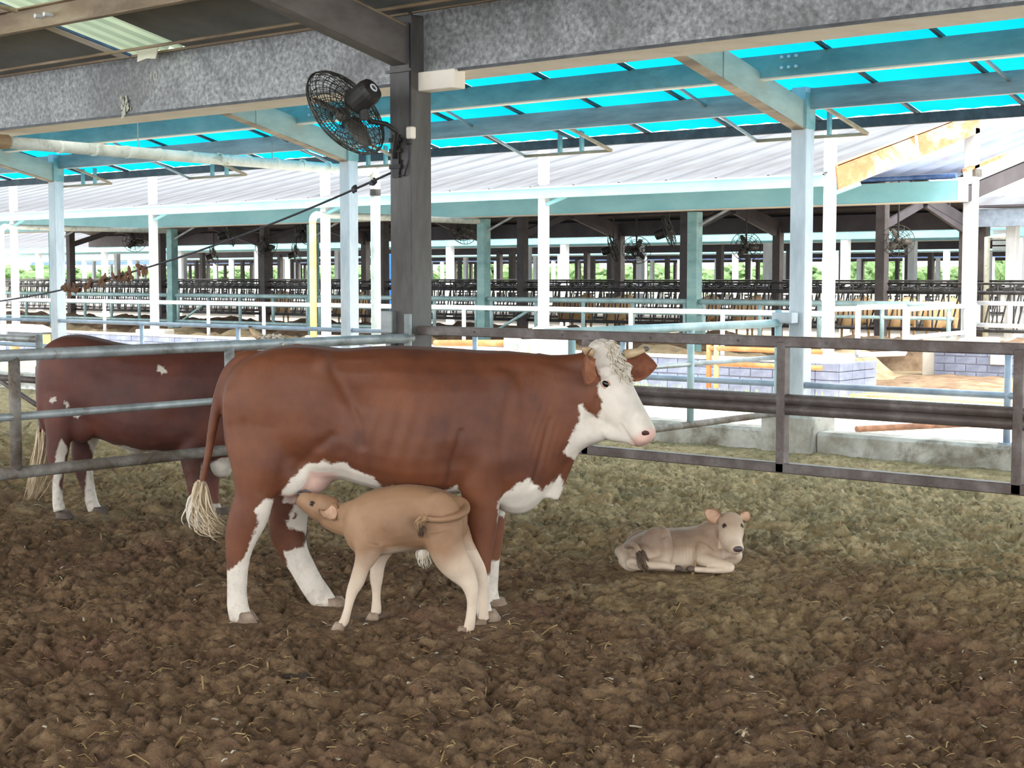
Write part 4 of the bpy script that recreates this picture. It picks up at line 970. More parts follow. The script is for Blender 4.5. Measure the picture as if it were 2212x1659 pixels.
worn('brown_ear', srgb(120,68,42), srgb(98,56,38), srgb(142,88,60), 20, .7, 0, (1,1,1), .3)
worn('fawn_ear', srgb(148,112,82), srgb(122,90,64), srgb(168,132,100), 20, .7, 0, (1,1,1), .3)
worn('ear_lining', srgb(150,96,66), srgb(118,72,50), srgb(170,116,84), 20, .7)
worn('calf_ear_lining', srgb(196,160,134), srgb(170,130,104), srgb(210,180,156), 20, .7)
worn('horn', srgb(190,164,128), srgb(150,126,100), srgb(210,190,158), 14, .45)
worn('horn_tip', srgb(92,84,80), srgb(70,64,62), srgb(112,104,98), 14, .4)
worn('hoof', srgb(138,118,100), srgb(98,80,66), srgb(170,152,134), 12, .6)
worn('dark_hoof', srgb(86,72,62), srgb(60,50,44), srgb(110,94,82), 12, .6)
worn('muzzle_pink', srgb(222,176,164), srgb(206,152,142), srgb(230,196,186), 14, .4)
worn('muzzle_dark', srgb(74,66,70), srgb(52,46,50), srgb(98,90,94), 14, .35)
worn('nostril', srgb(70,36,32), srgb(50,26,24), srgb(88,48,42), 14, .6)
worn('tan_hair', srgb(172,138,104), srgb(140,108,78), srgb(198,168,136), 30, .7, 0, (1,1,.25), .4)
worn('white_hair', srgb(224,214,198), srgb(196,180,154), srgb(236,230,220), 30, .7, 0, (1,1,.25), .5)
worn('cream_hair', srgb(216,196,164), srgb(176,148,112), srgb(232,220,200), 30, .7, 0, (1,1,.25), .5)
worn('dark_hair', srgb(84,66,52), srgb(60,46,38), srgb(112,90,70), 30, .7, 0, (1,1,.25), .5)
worn('eyelid', srgb(190,150,132), srgb(160,120,104), srgb(206,170,150), 20, .6)
m, N, L, b, o = newmat('eye'); b.inputs['Base Color'].default_value = c4(srgb(28,22,22)); b.inputs['Roughness'].default_value = .08

def spline(pts, n):
    """Catmull-Rom through rows of numbers, n samples per span"""
    P = np.array(pts, float); out = []
    for i in range(len(P)-1):
        p0 = P[max(i-1,0)]; p1 = P[i]; p2 = P[i+1]; p3 = P[min(i+2,len(P)-1)]
        for k in range(n):
            t = k/n; out.append(.5*((2*p1) + (-p0+p2)*t + (2*p0-5*p1+4*p2-p3)*t*t + (-p0+3*p1-3*p2+p3)*t**3))
    out.append(P[-1]); return np.array(out)
def sx(c, e): return math.copysign(abs(c)**e, c)
class Beast:
    """closed lofts in the local frame of the animal, fused into one skin by a voxel remesh"""
    def __init__(s, D, pxo):
        s.D = D; s.o = atD(pxo, 1300, D); s.o.z = 0
        s.mb = MB(); s.R = Matrix.Rotation(-YAW, 3, 'Z')
    def c(s, px, py, y=0.0):
        p = atD(px, py, s.D+y) - s.o; return s.R @ p
    def pxl(s): return s.D/FPX
    def trunk(s, st, n=24, sub=4):
        """stations (px, top, bottom, halfwidth, widest 0-1 from bottom, top exponent, bottom exponent, yshift)"""
        rows = []
        for q in st:
            px, tp, bt, hw = q[:4]; wz = q[4] if len(q) > 4 else .45; et = q[5] if len(q) > 5 else .85; eb = q[6] if len(q) > 6 else .8; ys = q[7] if len(q) > 7 else 0
            a = s.c(px, tp, ys); b_ = s.c(px, bt, ys); rows.append((a.x, a.z, b_.z, hw, wz, et, eb, ys))
        rows = spline(rows, sub); vs = []
        for (x, zt, zb, hw, wz, et, eb, ys) in rows:
            zc = zb + (zt-zb)*wz
            for k in range(n):
                a = 2*math.pi*k/n; ca, sa = math.cos(a), math.sin(a)
                z = zc + (zt-zc)*sx(sa, .9) if sa >= 0 else zc + (zc-zb)*sx(sa, .9)
                vs.append((x, ys + max(hw,.005)*sx(ca, et if sa >= 0 else eb), z))
        m = len(rows); fs = [(i*n+k, i*n+(k+1)%n, (i+1)*n+(k+1)%n, (i+1)*n+k) for i in range(m-1) for k in range(n)]
        fs += [tuple(range(n-1,-1,-1)), tuple(range((m-1)*n, m*n))]
        s.mb.add(vs, fs)
    def limb(s, st, n=14, sub=4):
        """stations (px, py, y, half width px, lateral radius m); ellipses perpendicular to the path"""
        rows = []
        for (px, py, y, hw, ry) in st:
            p = s.c(px, py, y); rows.append((p.x, p.y, p.z, hw*(s.D+y)/FPX, ry))
        s.loft(spline(rows, sub), n)
    def loft(s, R, n=14):
        P = [Vector(r[:3]) for r in R]; m = len(P); vs = []
        for i in range(m):
            t = (P[min(i+1,m-1)]-P[max(i-1,0)]).normalized(); lat = Vector((0,1,0)); lat = (lat - t*lat.dot(t)).normalized(); u = lat.cross(t)
            for k in range(n):
                a = 2*math.pi*k/n; vs.append(P[i] + u*math.cos(a)*R[i][3] + lat*math.sin(a)*R[i][4])
        fs = [(i*n+k, i*n+(k+1)%n, (i+1)*n+(k+1)%n, (i+1)*n+k) for i in range(m-1) for k in range(n)]
        fs += [tuple(range(n-1,-1,-1)), tuple(range((m-1)*n, m*n))]
        s.mb.add(vs, fs)
    def blob(s, px, py, y, rx, ry, rz, rot=0):
        """ellipsoid; rx, rz in pixels, ry metres, rot about the lateral axis in degrees"""
        k = (s.D+y)/FPX; s.mb.ell(s.c(px,py,y), (rx*k, ry, rz*k), Matrix.Rotation(math.radians(rot), 3, 'Y'), 18, 12)
    def hoof(s, px, py, y, fwd=1, L=.055, W=.042, H=.055, mat='hoof', parent=None, name='hoof', yaw=0.0):
        """cloven hoof: two claws"""
        p = s.c(px, py, y); p.z = max(p.z, 0)
        for sd in (-1, 1):
            mb = MB(); n = 10; vs = []
            for (f, zz, k) in ((1.0,0,1.0),(.98,.25,.97),(.80,.75,.8),(.66,1.05,.66)):
                for i in range(n):
                    a = 2*math.pi*i/n; xx = math.cos(a)*L*f + (L*.28*(1-zz)); yy = math.sin(a)*W*.5*k
                    cyw, syw = math.cos(yaw), math.sin(yaw); xx *= fwd; yy += sd*W*.52
                    vs.append((p.x + xx*cyw - yy*syw, p.y + xx*syw + yy*cyw, p.z - .012 + zz*H))
            fs = [(r*n+i, r*n+(i+1)%n, (r+1)*n+(i+1)%n, (r+1)*n+i) for r in range(3) for i in range(n)] + [tuple(range(n-1,-1,-1)), tuple(range(3*n,4*n))]
            mb.add(vs, fs).build(name, mat, parent, smooth=True, local=True)
    def head(s, poll, L, yaw, pitch, sec, n=20, roll=0.0):
        """sections (u, half width, depth, dorsal offset); returns frame; yaw towards the camera from +x"""
        h = Vector((math.cos(yaw), -math.sin(yaw), 0)); up_ = Vector((0,0,1))
        a = h*math.cos(pitch) - up_*math.sin(pitch); nrm = h*math.sin(pitch) + up_*math.cos(pitch); lat = nrm.cross(a)
        if roll: Rr = Matrix.Rotation(roll, 3, a); nrm = Rr @ nrm; lat = Rr @ lat
        s.H = (Vector(poll), a, nrm, lat, L)
        rows = spline(sec, 3); vs = []
        for (u, w, d, off) in rows:
            c0 = Vector(poll) + a*(u*L) + nrm*(off - d/2)
            for k in range(n):
                an = 2*math.pi*k/n; ca, sa = math.cos(an), math.sin(an)
                vs.append(c0 + lat*w*sx(ca, .8 if sa > 0 else .9)*(1.0 if sa > -.2 else .86) + nrm*(d/2)*sx(sa, .85))
        m = len(rows); fs = [(i*n+k, i*n+(k+1)%n, (i+1)*n+(k+1)%n, (i+1)*n+k) for i in range(m-1) for k in range(n)]
        fs += [tuple(range(n-1,-1,-1)), tuple(range((m-1)*n, m*n))]
        s.mb.add(vs, fs)
    def hp(s, u, side, n):
        P, a, nr, lat, L = s.H; return P + a*(u*L) + lat*side + nr*n
    def fuse(s, voxel, smooth=6, factor=.5):
        # consistent outward normals, then voxel union and relax
        me = s.mb.mesh('raw'); bm = bmesh.new(); bm.from_mesh(me); bmesh.ops.recalc_face_normals(bm, faces=bm.faces); bm.to_mesh(me); bm.free()
        ob = bpy.data.objects.new('raw', me); COL.objects.link(ob)
        r = ob.modifiers.new('r', 'REMESH'); r.mode = 'VOXEL'; r.voxel_size = voxel; r.use_smooth_shade = True
        sm = ob.modifiers.new('s', 'SMOOTH'); sm.factor = factor; sm.iterations = smooth
        dg = bpy.context.evaluated_depsgraph_get(); out = bpy.data.meshes.new_from_object(ob.evaluated_get(dg))
        bpy.data.objects.remove(ob); bpy.data.meshes.remove(me)
        s.me = out; n = len(out.vertices); V = np.empty(n*3); out.vertices.foreach_get('co', V); s.V = V.reshape(-1,3)
        Nn = np.empty(n*3); out.vertices.foreach_get('normal', Nn); s.N = Nn.reshape(-1,3)
        return s
    def push(s, px, py, rad, amt, side=0, y=None):
        """sculpt: move skin along its normal around a side-view point; side -1 near, 1 far, 0 both"""
        p = s.c(px, py, 0); k = np.exp(-((s.V[:,0]-p.x)**2 + (s.V[:,2]-p.z)**2)/(2*rad**2))
        if side: k = k*(np.sign(s.V[:,1]) == side)
        k = k*np.clip(np.abs(s.N[:,1])*1.4, 0, 1)
        s.V = s.V + s.N*(amt*k)[:,None]
    def crease(s, pts, width, amt, side=0):
        P = s.px2(); d = np.full(len(P), 1e9); k = s.D/FPX; q = np.array(pts, float)
        for i in range(len(q)-1):
            e = q[i+1]-q[i]; w = P-q[i]; t_ = np.clip((w@e)/(e@e), 0, 1); d = np.minimum(d, np.linalg.norm(w-t_[:,None]*e, axis=1))
        g = np.exp(-(d*k/width)**2)*np.clip(np.abs(s.N[:,1])*1.4, 0, 1)
        if side: g = g*(np.sign(s.V[:,1]) == side)
        s.V = s.V + s.N*(amt*g)[:,None]
    def px2(s):
        """side-view pixel of every vertex, taken square on to the animal (no perspective)"""
        o0 = s.c(1000, 1000, 0); k = FPX/s.D
        return np.stack([1000 + (s.V[:,0]-o0.x)*k, 1000 - (s.V[:,2]-o0.z)*k], -1)
    def sdf(s, poly, P=None):
        P = s.px2() if P is None else P; poly = np.array(poly, float); d = np.full(len(P), 1e9); ins = np.zeros(len(P), bool)
        for i in range(len(poly)):
            a = poly[i]; b_ = poly[(i+1) % len(poly)]; e = b_-a; w = P-a
            t = np.clip((w@e)/max(e@e,1e-9), 0, 1); d = np.minimum(d, np.linalg.norm(w - t[:,None]*e, axis=1))
            cond = ((a[1] > P[:,1]) != (b_[1] > P[:,1])); xi = a[0] + (P[:,1]-a[1])/((b_[1]-a[1]) if abs(b_[1]-a[1]) > 1e-9 else 1e-9)*(b_[0]-a[0])
            ins ^= cond & (P[:,0] < xi)
        return np.where(ins, d, -d)*s.D/FPX
    def finish(s, name, mat, parent, **attrs):
        s.me.vertices.foreach_set('co', s.V.reshape(-1)); s.me.update()
        for k, v in attrs.items():
            a = s.me.attributes.new(k, 'FLOAT', 'POINT'); a.data.foreach_set('value', np.asarray(v, np.float32))
        s.me.materials.clear(); s.me.materials.append(MATS[mat]); s.me.name = name
        s.me.polygons.foreach_set('use_smooth', [True]*len(s.me.polygons))
        o = bpy.data.objects.new(name, s.me); COL.objects.link(o); o.parent = parent
        s.bvh = BVHTree.FromPolygons([tuple(v) for v in s.V], [tuple(p.vertices) for p in s.me.polygons])
        return o
    def hit(s, px, py):
        """skin point and normal under a photo pixel (local frame)"""
        r, F = ray(px, py); o0 = s.R @ (Vector((0,0,EYE)) - s.o); d = (s.R @ r).normalized()
        h = s.bvh.ray_cast(o0, d); return (h[0], h[1]) if h[0] is not None else (None, None)
    def near(s, p):
        h = s.bvh.find_nearest(p); return h[0], h[1]
def frame_from(n, upv):
    n = Vector(n).normalized(); u = Vector(upv); u = (u - n*u.dot(n)).normalized(); r = u.cross(n)
    return Matrix((r, u, n)).transposed()      # columns: right, up, out
def add_eye(B, p, nrm, parent, r=.02, dirv=(0,0,1), lid='eyelid'):
    M = frame_from(nrm, dirv)
    e = MB().ell(p - Vector(nrm)*r*.42, (r*1.05, r*.78, r*.75), M, 16, 10).build('eye', 'eye', parent, smooth=True, local=True)
    mb = MB(); pts = []
    for i in range(17):
        a = 2*math.pi*i/16; pts.append(p + M @ Vector((math.cos(a)*r*1.22, math.sin(a)*r*.82, -r*.12 + .18*r*math.cos(a)**2*-1)))
    mb.tube(pts, r*.26, 8, False).build('eyelid', lid, e, smooth=True, local=True)
def add_ear(base, tip, width, cup, parent, mat, lining='ear_lining', n=11, th=.007, face=None):
    """leaf shaped cupped ear from base to tip; cup points to its open side"""
    base = Vector(base); tip = Vector(tip); ax = (tip-base); L = ax.length; ax.normalize(); cup = Vector(cup); cup = (cup - ax*cup.dot(ax)).normalized(); sd = ax.cross(cup)
    mb = MB(); inner = MB(); m = 9; G = []; 
    for i in range(n):
        u = i/(n-1); w = width*(.42*(1-u) + 1.0*math.sin(math.pi*min(1, u*.92+.08))**.8)*.5 if u < .999 else .002
        for j in range(m):
            v = -1 + 2*j/(m-1); G.append(base + ax*(L*u) + sd*(w*v) + cup*(w*.75*(v*v)*(1-.5*u)) - cup*(.10*L*math.sin(u*math.pi)))
    fs = [(i*m+j, i*m+j+1, (i+1)*m+j+1, (i+1)*m+j) for i in range(n-1) for j in range(m-1)]
    G2 = [g - cup*th for g in G]; k = len(G)
    rim = [(i*m, (i+1)*m, k+(i+1)*m, k+i*m) for i in range(n-1)] + [(i*m+m-1, k+i*m+m-1, k+(i+1)*m+m-1, (i+1)*m+m-1) for i in range(n-1)]
    e = MB().add(G+G2, fs + [tuple(reversed([a+k for a in f])) for f in fs] + rim).build('ear', mat, parent, smooth=True, local=True)
    I = []
    for i in range(n):
        for j in range(m): g = G[i*m+j]; c_ = base + ax*(L*i/(n-1)) ; I.append(c_.lerp(g, .78) if False else g + cup*.0015)
    sel = [f for f in fs if all((1 <= q % m <= m-2) and (1 <= q//m <= n-2) for q in f)]
    MB().add(I, sel).build('ear_lining', lining, e, smooth=True, local=True)
    return e
def hair_tuft(name, mat, parent, roots, tips, r0=.006, spread=.02, count=40, seed=1, wave=.01, seg=6):
    """bundle of tapering locks from roots to tips (polylines sampled along a guide)"""
    rs = random.Random(seed); mb = MB(); G = spline([tuple(p) for p in roots], 6)
    for i in range(count):
        off = Vector((rs.gauss(0,1), rs.gauss(0,1), rs.gauss(0,1)))*spread; end = .7+.3*rs.random(); pts = []; rad = []
        ph = rs.random()*6
        for k in range(seg+1):
            u = k/seg*end; q = Vector(G[min(len(G)-1, int(u*(len(G)-1)))]); wd = .35 + .65*math.sin(math.pi*min(1,u*.75+.1))
            pts.append(q + off*wd*tips + Vector((math.sin(ph+u*7)*wave, math.cos(ph+u*6)*wave, 0))); rad.append(r0*(1-.8*k/seg))
        mb.tube(pts, rad, 5)
    return mb.build(name, mat, parent, smooth=True, local=True)
# ------------------------------------------------------------------ nursing cow
HEADSEC = [(-.06,.045,.07,-.035),(0,.088,.13,0),(.10,.108,.19,.008),(.22,.118,.235,.006),(.36,.112,.270,0),(.52,.098,.285,-.004),(.68,.082,.275,-.004),(.82,.068,.225,-.002),(.92,.067,.180,-.004),(1.0,.066,.150,-.008),(1.055,.055,.112,-.022),(1.085,.028,.055,-.05)]
def nursing_cow():
    B = Beast(7.6, 780)
    t = thing('cow', B.o, 'red brown cow with white face suckling a fawn calf, facing the barrier gate', 'cow', None, YAW)
    B.trunk([(484,850,925,.05,.5),(494,815,985,.13,.5,.7),(515,786,1025,.19,.52,.62),(550,764,1045,.232,.55,.55),(600,748,1052,.255,.56,.52),(660,744,1046,.268,.56,.55),
             (705,748,1038,.275,.52,.60),(745,752,1036,.272,.46,.75),(800,748,1050,.300,.42,.85,.7),(870,746,1064,.320,.40,.88,.7),(940,749,1068,.318,.40,.9,.7),(1000,753,1064,.290,.42,.95,.75),
             (1045,757,1078,.258,.46,1.0,.8),(1090,757,1106,.228,.5,1.0,.85),(1130,760,1110,.195,.52,.95,.9),(1165,764,1088,.158,.52,.9,.9,-.01),(1195,767,1048,.128,.5,.9,.9,-.02),(1225,770,1000,.108,.5,.9,.9,-.03),(1262,772,960,.098,.5,.9,.9,-.05)])
    # haunch, near and far hind leg
    for sd, dx in ((-1,0),(1,30)):
        B.blob(572+dx*.6, 880, .155*sd, 92, .105, 118, 8); B.blob(610+dx*.5, 985, .15*sd, 66, .085, 92, -14)
    B.limb([(568,930,-.15,84,.11),(563,985,-.17,72,.10),(556,1035,-.18,55,.085),(549,1075,-.185,44,.068),(538,1112,-.19,44,.058),(524,1150,-.19,39,.052),(516,1188,-.19,30,.046),(513,1228,-.19,24.5,.042),(512,1275,-.19,22.5,.040),(513,1305,-.19,24,.044),(518,1328,-.19,25,.046),(522,1342,-.19,26,.048)])
    B.limb([(610,940,.13,80,.10),(618,1010,.15,60,.09),(624,1070,.165,46,.075),(623,1115,.17,43,.062),(622,1150,.175,42,.054),(634,1190,.175,33,.047),(653,1225,.175,29,.043),(672,1260,.175,28,.042),(690,1286,.175,28,.044),(704,1304,.175,26,.046),(712,1312,.175,22,.046)])
    # shoulders and forelegs
    for sd in (-1,1): B.blob(1062, 930, .15*sd, 78, .085, 135, 10)
    B.limb([(1050,930,-.15,80,.09),(1040,985,-.165,60,.09),(1038,1035,-.17,50,.08),(1040,1080,-.17,42,.066),(1041,1130,-.17,35,.054),(1042,1175,-.17,26,.045),(1042,1205,-.17,21,.044),(1042,1228,-.17,19,.042),(1043,1262,-.17,15.5,.034),(1044,1298,-.17,15,.034),(1046,1320,-.17,18,.040),(1049,1338,-.17,19,.042)])
    B.limb([(1058,960,.13,62,.09),(1056,1040,.15,46,.08),(1058,1090,.155,36,.062),(1060,1140,.155,31,.052),(1060,1185,.155,24,.046),(1060,1215,.155,20,.044),(1062,1245,.155,16,.038),(1063,1275,.155,13.5,.034),(1066,1300,.155,16,.040),(1069,1312,.155,17,.042)])
    # udder with teats
    B.blob(662,1030,-.02,56,.15,46,-16); B.blob(640,1052,-.06,34,.07,26,-10); B.blob(690,1012,0,60,.16,40,-20)
    for (px,py,y) in ((637,1074,-.08),(660,1070,-.09),(650,1074,.06)):
        B.limb([(px,py-12,y,10,.024),(px-1,py+4,y,7,.016),(px-2,py+16,y,5.5,.012)])
    # brisket and dewlap
    B.blob(1120,1060,0,46,.12,48,-15); B.limb([(1175,1070,-.01,34,.05),(1200,1010,-.02,34,.05),(1222,965,-.035,32,.055),(1250,938,-.05,34,.075),(1292,930,-.07,27,.07)])
    # neck crest and nape
    B.limb([(1150,830,-.01,70,.12),(1200,840,-.02,72,.115),(1240,850,-.04,74,.105),(1285,850,-.055,66,.10)])
    B.limb([(1190,792,-.01,26,.07),(1240,790,-.03,26,.075),(1290,782,-.055,28,.085)])
    # tail
    B.limb([(585,775,0,16,.03),(545,770,0,14,.03),(518,780,0,15,.032),(492,806,0,14,.032),(474,852,-.01,13,.028),(462,910,-.02,11.5,.025),(452,970,-.02,9.5,.021),(442,1020,-.03,8.5,.019),(434,1060,-.03,9,.02),(430,1085,-.03,9,.02)])
    poll = B.c(1312,737,-.05)
    B.head(poll, .495, math.radians(35), math.radians(57), HEADSEC)
    P, a, nr, lat, L = B.H
    def hpx(u, sdd, nn): return B.hp(u, sdd, nn)
    for sd in (-1,1):        # brow, cheek and jaw masses
        B.mb.ell(hpx(.29, sd*.084, -.045), (.045,.034,.04), None, 12, 8)
        B.mb.ell(hpx(.50, sd*.072, -.17), (.075,.03,.085), None, 12, 8)
    B.mb.ell(hpx(.03, 0, -.045), (.07,.08,.05), None, 14, 10)
    B.limb([(1258,922,-.06,32,.07),(1298,930,-.08,23,.055),(1338,940,-.115,16,.046),(1364,948,-.14,12,.04)])
    B.fuse(.0105, 7)
    # sculpting: flank hollow, hook bone, ribs, shoulder groove, loose skin on the neck
    B.push(775,815,.075,-.04); B.crease([(728,790),(755,840),(785,900),(792,950)],.022,-.012); B.crease([(655,1005),(690,960),(730,930)],.025,-.012); B.crease([(975,1030),(985,980),(1000,920)],.016,-.012); B.crease([(1120,800),(1095,880),(1085,960)],.03,-.010); B.crease([(545,900),(560,980),(575,1050)],.02,-.006); B.crease([(1150,1040),(1170,970),(1185,900)],.012,-.008); B.push(755,900,.07,-.014); B.push(708,775,.028,.026); B.push(500,850,.04,.012); B.push(985,985,.055,-.022); B.push(1000,880,.07,-.010)
    B.push(600,1000,.05,.008); B.push(660,985,.045,-.02); B.push(1060,980,.06,.012); B.push(1110,900,.07,-.012); B.push(560,870,.09,.010)
    Pq = B.px2(); w = np.exp(-((Pq[:,0]-1175)/38)**2 - ((Pq[:,1]-930)/95)**2); B.V += B.N*(w*.0018*np.sin(Pq[:,0]*.40 + Pq[:,1]*.09 + 3*np.sin(Pq[:,1]*.021)))[:,None]
    w = np.exp(-((Pq[:,0]-880)/90)**2 - ((Pq[:,1]-900)/90)**2); B.V += B.N*(w*.004*np.sin(Pq[:,0]*.17 + Pq[:,1]*.05))[:,None]
    hd = (B.V - np.array(P)); u = hd@np.array(a)/L; ln = hd@np.array(nr); ls = hd@np.array(lat)
    isface = np.exp(-np.clip(u-.32,0,9)**2/.02)*(ln > -.05)*(u > -.2)*(u < .6)*(np.abs(ls) < .14)
    curl = np.sin(B.V[:,0]*150 + 6*np.sin(B.V[:,2]*60))*.5 + np.sin(B.V[:,2]*120 + 5*np.sin(B.V[:,1]*70))*.5
    B.V += B.N*(isface*curl*.0045)[:,None]
    # nostril dents
    for sd in (-1, 1):
        c0 = np.array(hpx(1.02, sd*.05, -.045)); dd = np.linalg.norm(B.V-c0, axis=1); B.V -= B.N*(.016*np.exp(-(dd/.018)**2))[:,None]
    for sd in (-1, 1):       # eye socket and jaw crease
        c0 = np.array(hpx(.44, sd*.125, -.05)); dd = np.linalg.norm(B.V-c0, axis=1); B.V -= B.N*(.008*np.exp(-(dd/.03)**2))[:,None]
    jw = np.exp(-((ln+.225+.06*(u-.6))/.014)**2)*((u > .45) & (u < .95)); B.V -= B.N*(jw*.008)[:,None]
    # mouth line
    c0 = np.abs(ln + .118 + .0*u); mk = np.exp(-(c0/.008)**2)*((u > .80) & (u < 1.06)); B.V -= B.N*(mk*.008)[:,None]
    yv = B.V[:,1]
    both = [[(600,1095),(612,1062),(640,1022),(676,992),(710,984),(735,992),(754,985),(768,1000),(792,1006),(812,1018),(835,1030),(870,1044),(905,1056),(930,1042),(965,1048),(990,1036),(1000,1062),(990,1100)],
            [(1080,1065),(1110,1042),(1140,1022),(1150,1032),(1162,1046),(1172,1058),(1180,1048),(1210,1022),(1225,1060),(1160,1135),(1075,1125)],
            [(1266,757),(1256,740),(1265,700),(1340,700),(1350,735),(1410,850),(1435,930),(1430,985),(1335,985),(1240,990),(1218,972),(1230,942),(1238,925),(1248,905),(1250,868),(1255,862),(1262,880),(1279,891),(1289,897),(1296,878),(1298,868),(1293,850),(1291,825),(1295,806),(1286,790),(1281,775),(1278,765)]]
    nearp = [[(478,1216),(497,1220),(512,1212),(535,1196),(551,1166),(566,1126),(571,1104),(566,1086),(580,1068),(602,1066),(600,1110),(580,1160),(565,1240),(565,1380),(460,1380)],
             [(1000,1232),(1030,1226),(1046,1232),(1070,1226),(1100,1400),(1000,1400)]]
    farp = [[(600,1206),(640,1196),(654,1172),(640,1160),(612,1150),(607,1134),(630,1130),(624,1100),(640,1085),(672,1082),(685,1190),(770,1340),(620,1340)], [(1030,1226),(1100,1220),(1110,1400),(1030,1400)],
            [(612,1120),(622,1112),(628,1124),(618,1132)]]
    wv = np.full(len(yv), -1.0)
    for q in both: wv = np.maximum(wv, B.sdf(q))
    for q in nearp: wv = np.where(yv < -.02, np.maximum(wv, B.sdf(q)), wv)
    for q in farp: wv = np.where(yv > -.02, np.maximum(wv, B.sdf(q)), wv)
    # small brown flecks left in the white belly
    for q in ([(820,1022),(845,1018),(862,1030),(850,1042),(828,1040)], [(940,1038),(955,1030),(962,1044),(948,1052)]): wv = np.minimum(wv, -B.sdf(q))
    wv = np.maximum(wv, B.sdf([(420,1048),(437,1040),(452,1050),(450,1110),(420,1110)]))
    Pq = B.px2()
    pink = np.clip(1.2 - (((Pq[:,0]-660)/80)**2 + ((Pq[:,1]-1042)/60)**2), 0, .5)*1.3*np.clip((wv+.004)/.012, 0, 1)*(np.abs(yv) < .18)*(Pq[:,0] > 600)
    pink = np.maximum(pink, np.clip((u-.95)/.07, 0, 1)*(np.abs(ls) < .12)*(ln > -.13)*(u < 1.3)*.75)
    eyep = np.array(hpx(.415, -.11, -.03)); 
    dirt = np.clip((.45-B.V[:,2])/.45, 0, 1)*.55 + np.clip(1-(((Pq[:,0]-870)/90)**2+((Pq[:,1]-1050)/22)**2), 0, 1)*.6
    body = B.finish('body', 'hide_red', t, white=wv, pink=pink, dirt=dirt)
    # features
    for sd, pxy in ((1, (1308,829)), (-1, None)):
        p_, n_ = B.hit(*pxy) if pxy else B.near(hpx(.40, .118, -.045))
        if pxy: near_eye = p_; en = n_
        add_eye(B, p_, n_, t, .0225, nr)
    for sd, pxy in ((1, (1391,936)), (-1, None)):
        p_, n_ = B.hit(*pxy) if pxy else B.near(hpx(1.03, .055, -.045))
        M = frame_from(n_, a); MB().ell(p_ - n_*.004, (.015,.027,.009), M @ Matrix.Rotation(.9, 3, 'Z'), 12, 8).build('nostril', 'nostril', t, smooth=True, local=True)
    # ears
    e0 = B.hit(1270,775)[0] or hpx(.12,.10,-.08)
    add_ear(B.c(1274,768,-.15), B.c(1266,832,-.25), .15, (.85,-.35,.25), t, 'brown_ear')
    add_ear(hpx(.22,.085,-.06), B.c(1420,790,.06), .13, (.35,-.9,.1), t, 'brown_ear', 'brown_ear')
    # horns
    q = B.c(1348,766,-.02); tip = B.c(1403,752,.0)
    hn = MB().tube([q, q.lerp(tip,.4)+Vector((0,0,-.004)), q.lerp(tip,.8)], [.025,.021,.014], 12).build('horn', 'horn', t, smooth=True, local=True)
    MB().tube([q.lerp(tip,.78), q.lerp(tip,.93), tip], [.0145,.011,.003], 12).build('horn_tip', 'horn_tip', hn, smooth=True, local=True)
    q = B.c(1277,762,-.15); tip = B.c(1259,753,-.20)
    MB().tube([q, q.lerp(tip,.5), tip], [.024,.022,.008], 12).build('horn', 'horn', t, smooth=True, local=True)
    # forehead curls
    rs = random.Random(4)
    mb = MB()
    for i in range(330):
        uu = rs.uniform(-.02,.42); ss = rs.gauss(-.015,.05); pp, nn_ = B.near(hpx(uu, ss, .05 if uu > 0 else .02))
        if pp is None or abs(ss) > .085: continue
        d0 = (a*.8 + lat*rs.uniform(-.6,.6)).normalized(); d0 = (d0 - nn_*d0.dot(nn_)).normalized(); ln_ = rs.uniform(.03,.055)
        sdv = d0.cross(nn_); ph = rs.random()*6
        pts = [pp - nn_*.002 + d0*(ln_*k/4) + nn_*(.003*math.sin(math.pi*k/4)-.001) + sdv*(.006*math.sin(ph+k*1.5)) for k in range(5)]
        mb.tube(pts, [.0035,.0045,.004,.003,.001], 5)
    mb.build('forelock', 'white_hair', t, smooth=True, local=True)
    # tail switch
    G = [B.c(433,1050,-.03), B.c(432,1085,-.035), B.c(436,1110,-.045), B.c(455,1132,-.05), B.c(482,1140,-.05)]
    hair_tuft('tail_switch', 'cream_hair', t, G, 1.0, .006, .026, 170, 3, .006)
    G2 = [B.c(430,1070,-.03), B.c(424,1100,-.04), B.c(426,1122,-.05), B.c(434,1136,-.05)]
    hair_tuft('tail_switch', 'white_hair', t, G2, 1.0, .006, .022, 110, 5, .006)
    for (px,py,y) in ((526,1350,-.19),(1052,1346,-.17)): B.hoof(px, py, y, 1, .06, .05, .06, 'hoof', t)
    B.hoof(722,1318,.175,1,.06,.05,.05,'hoof',t); B.hoof(1073,1320,.155,1,.055,.045,.05,'hoof',t)
    return t, B
cow1, B1c = nursing_cow()
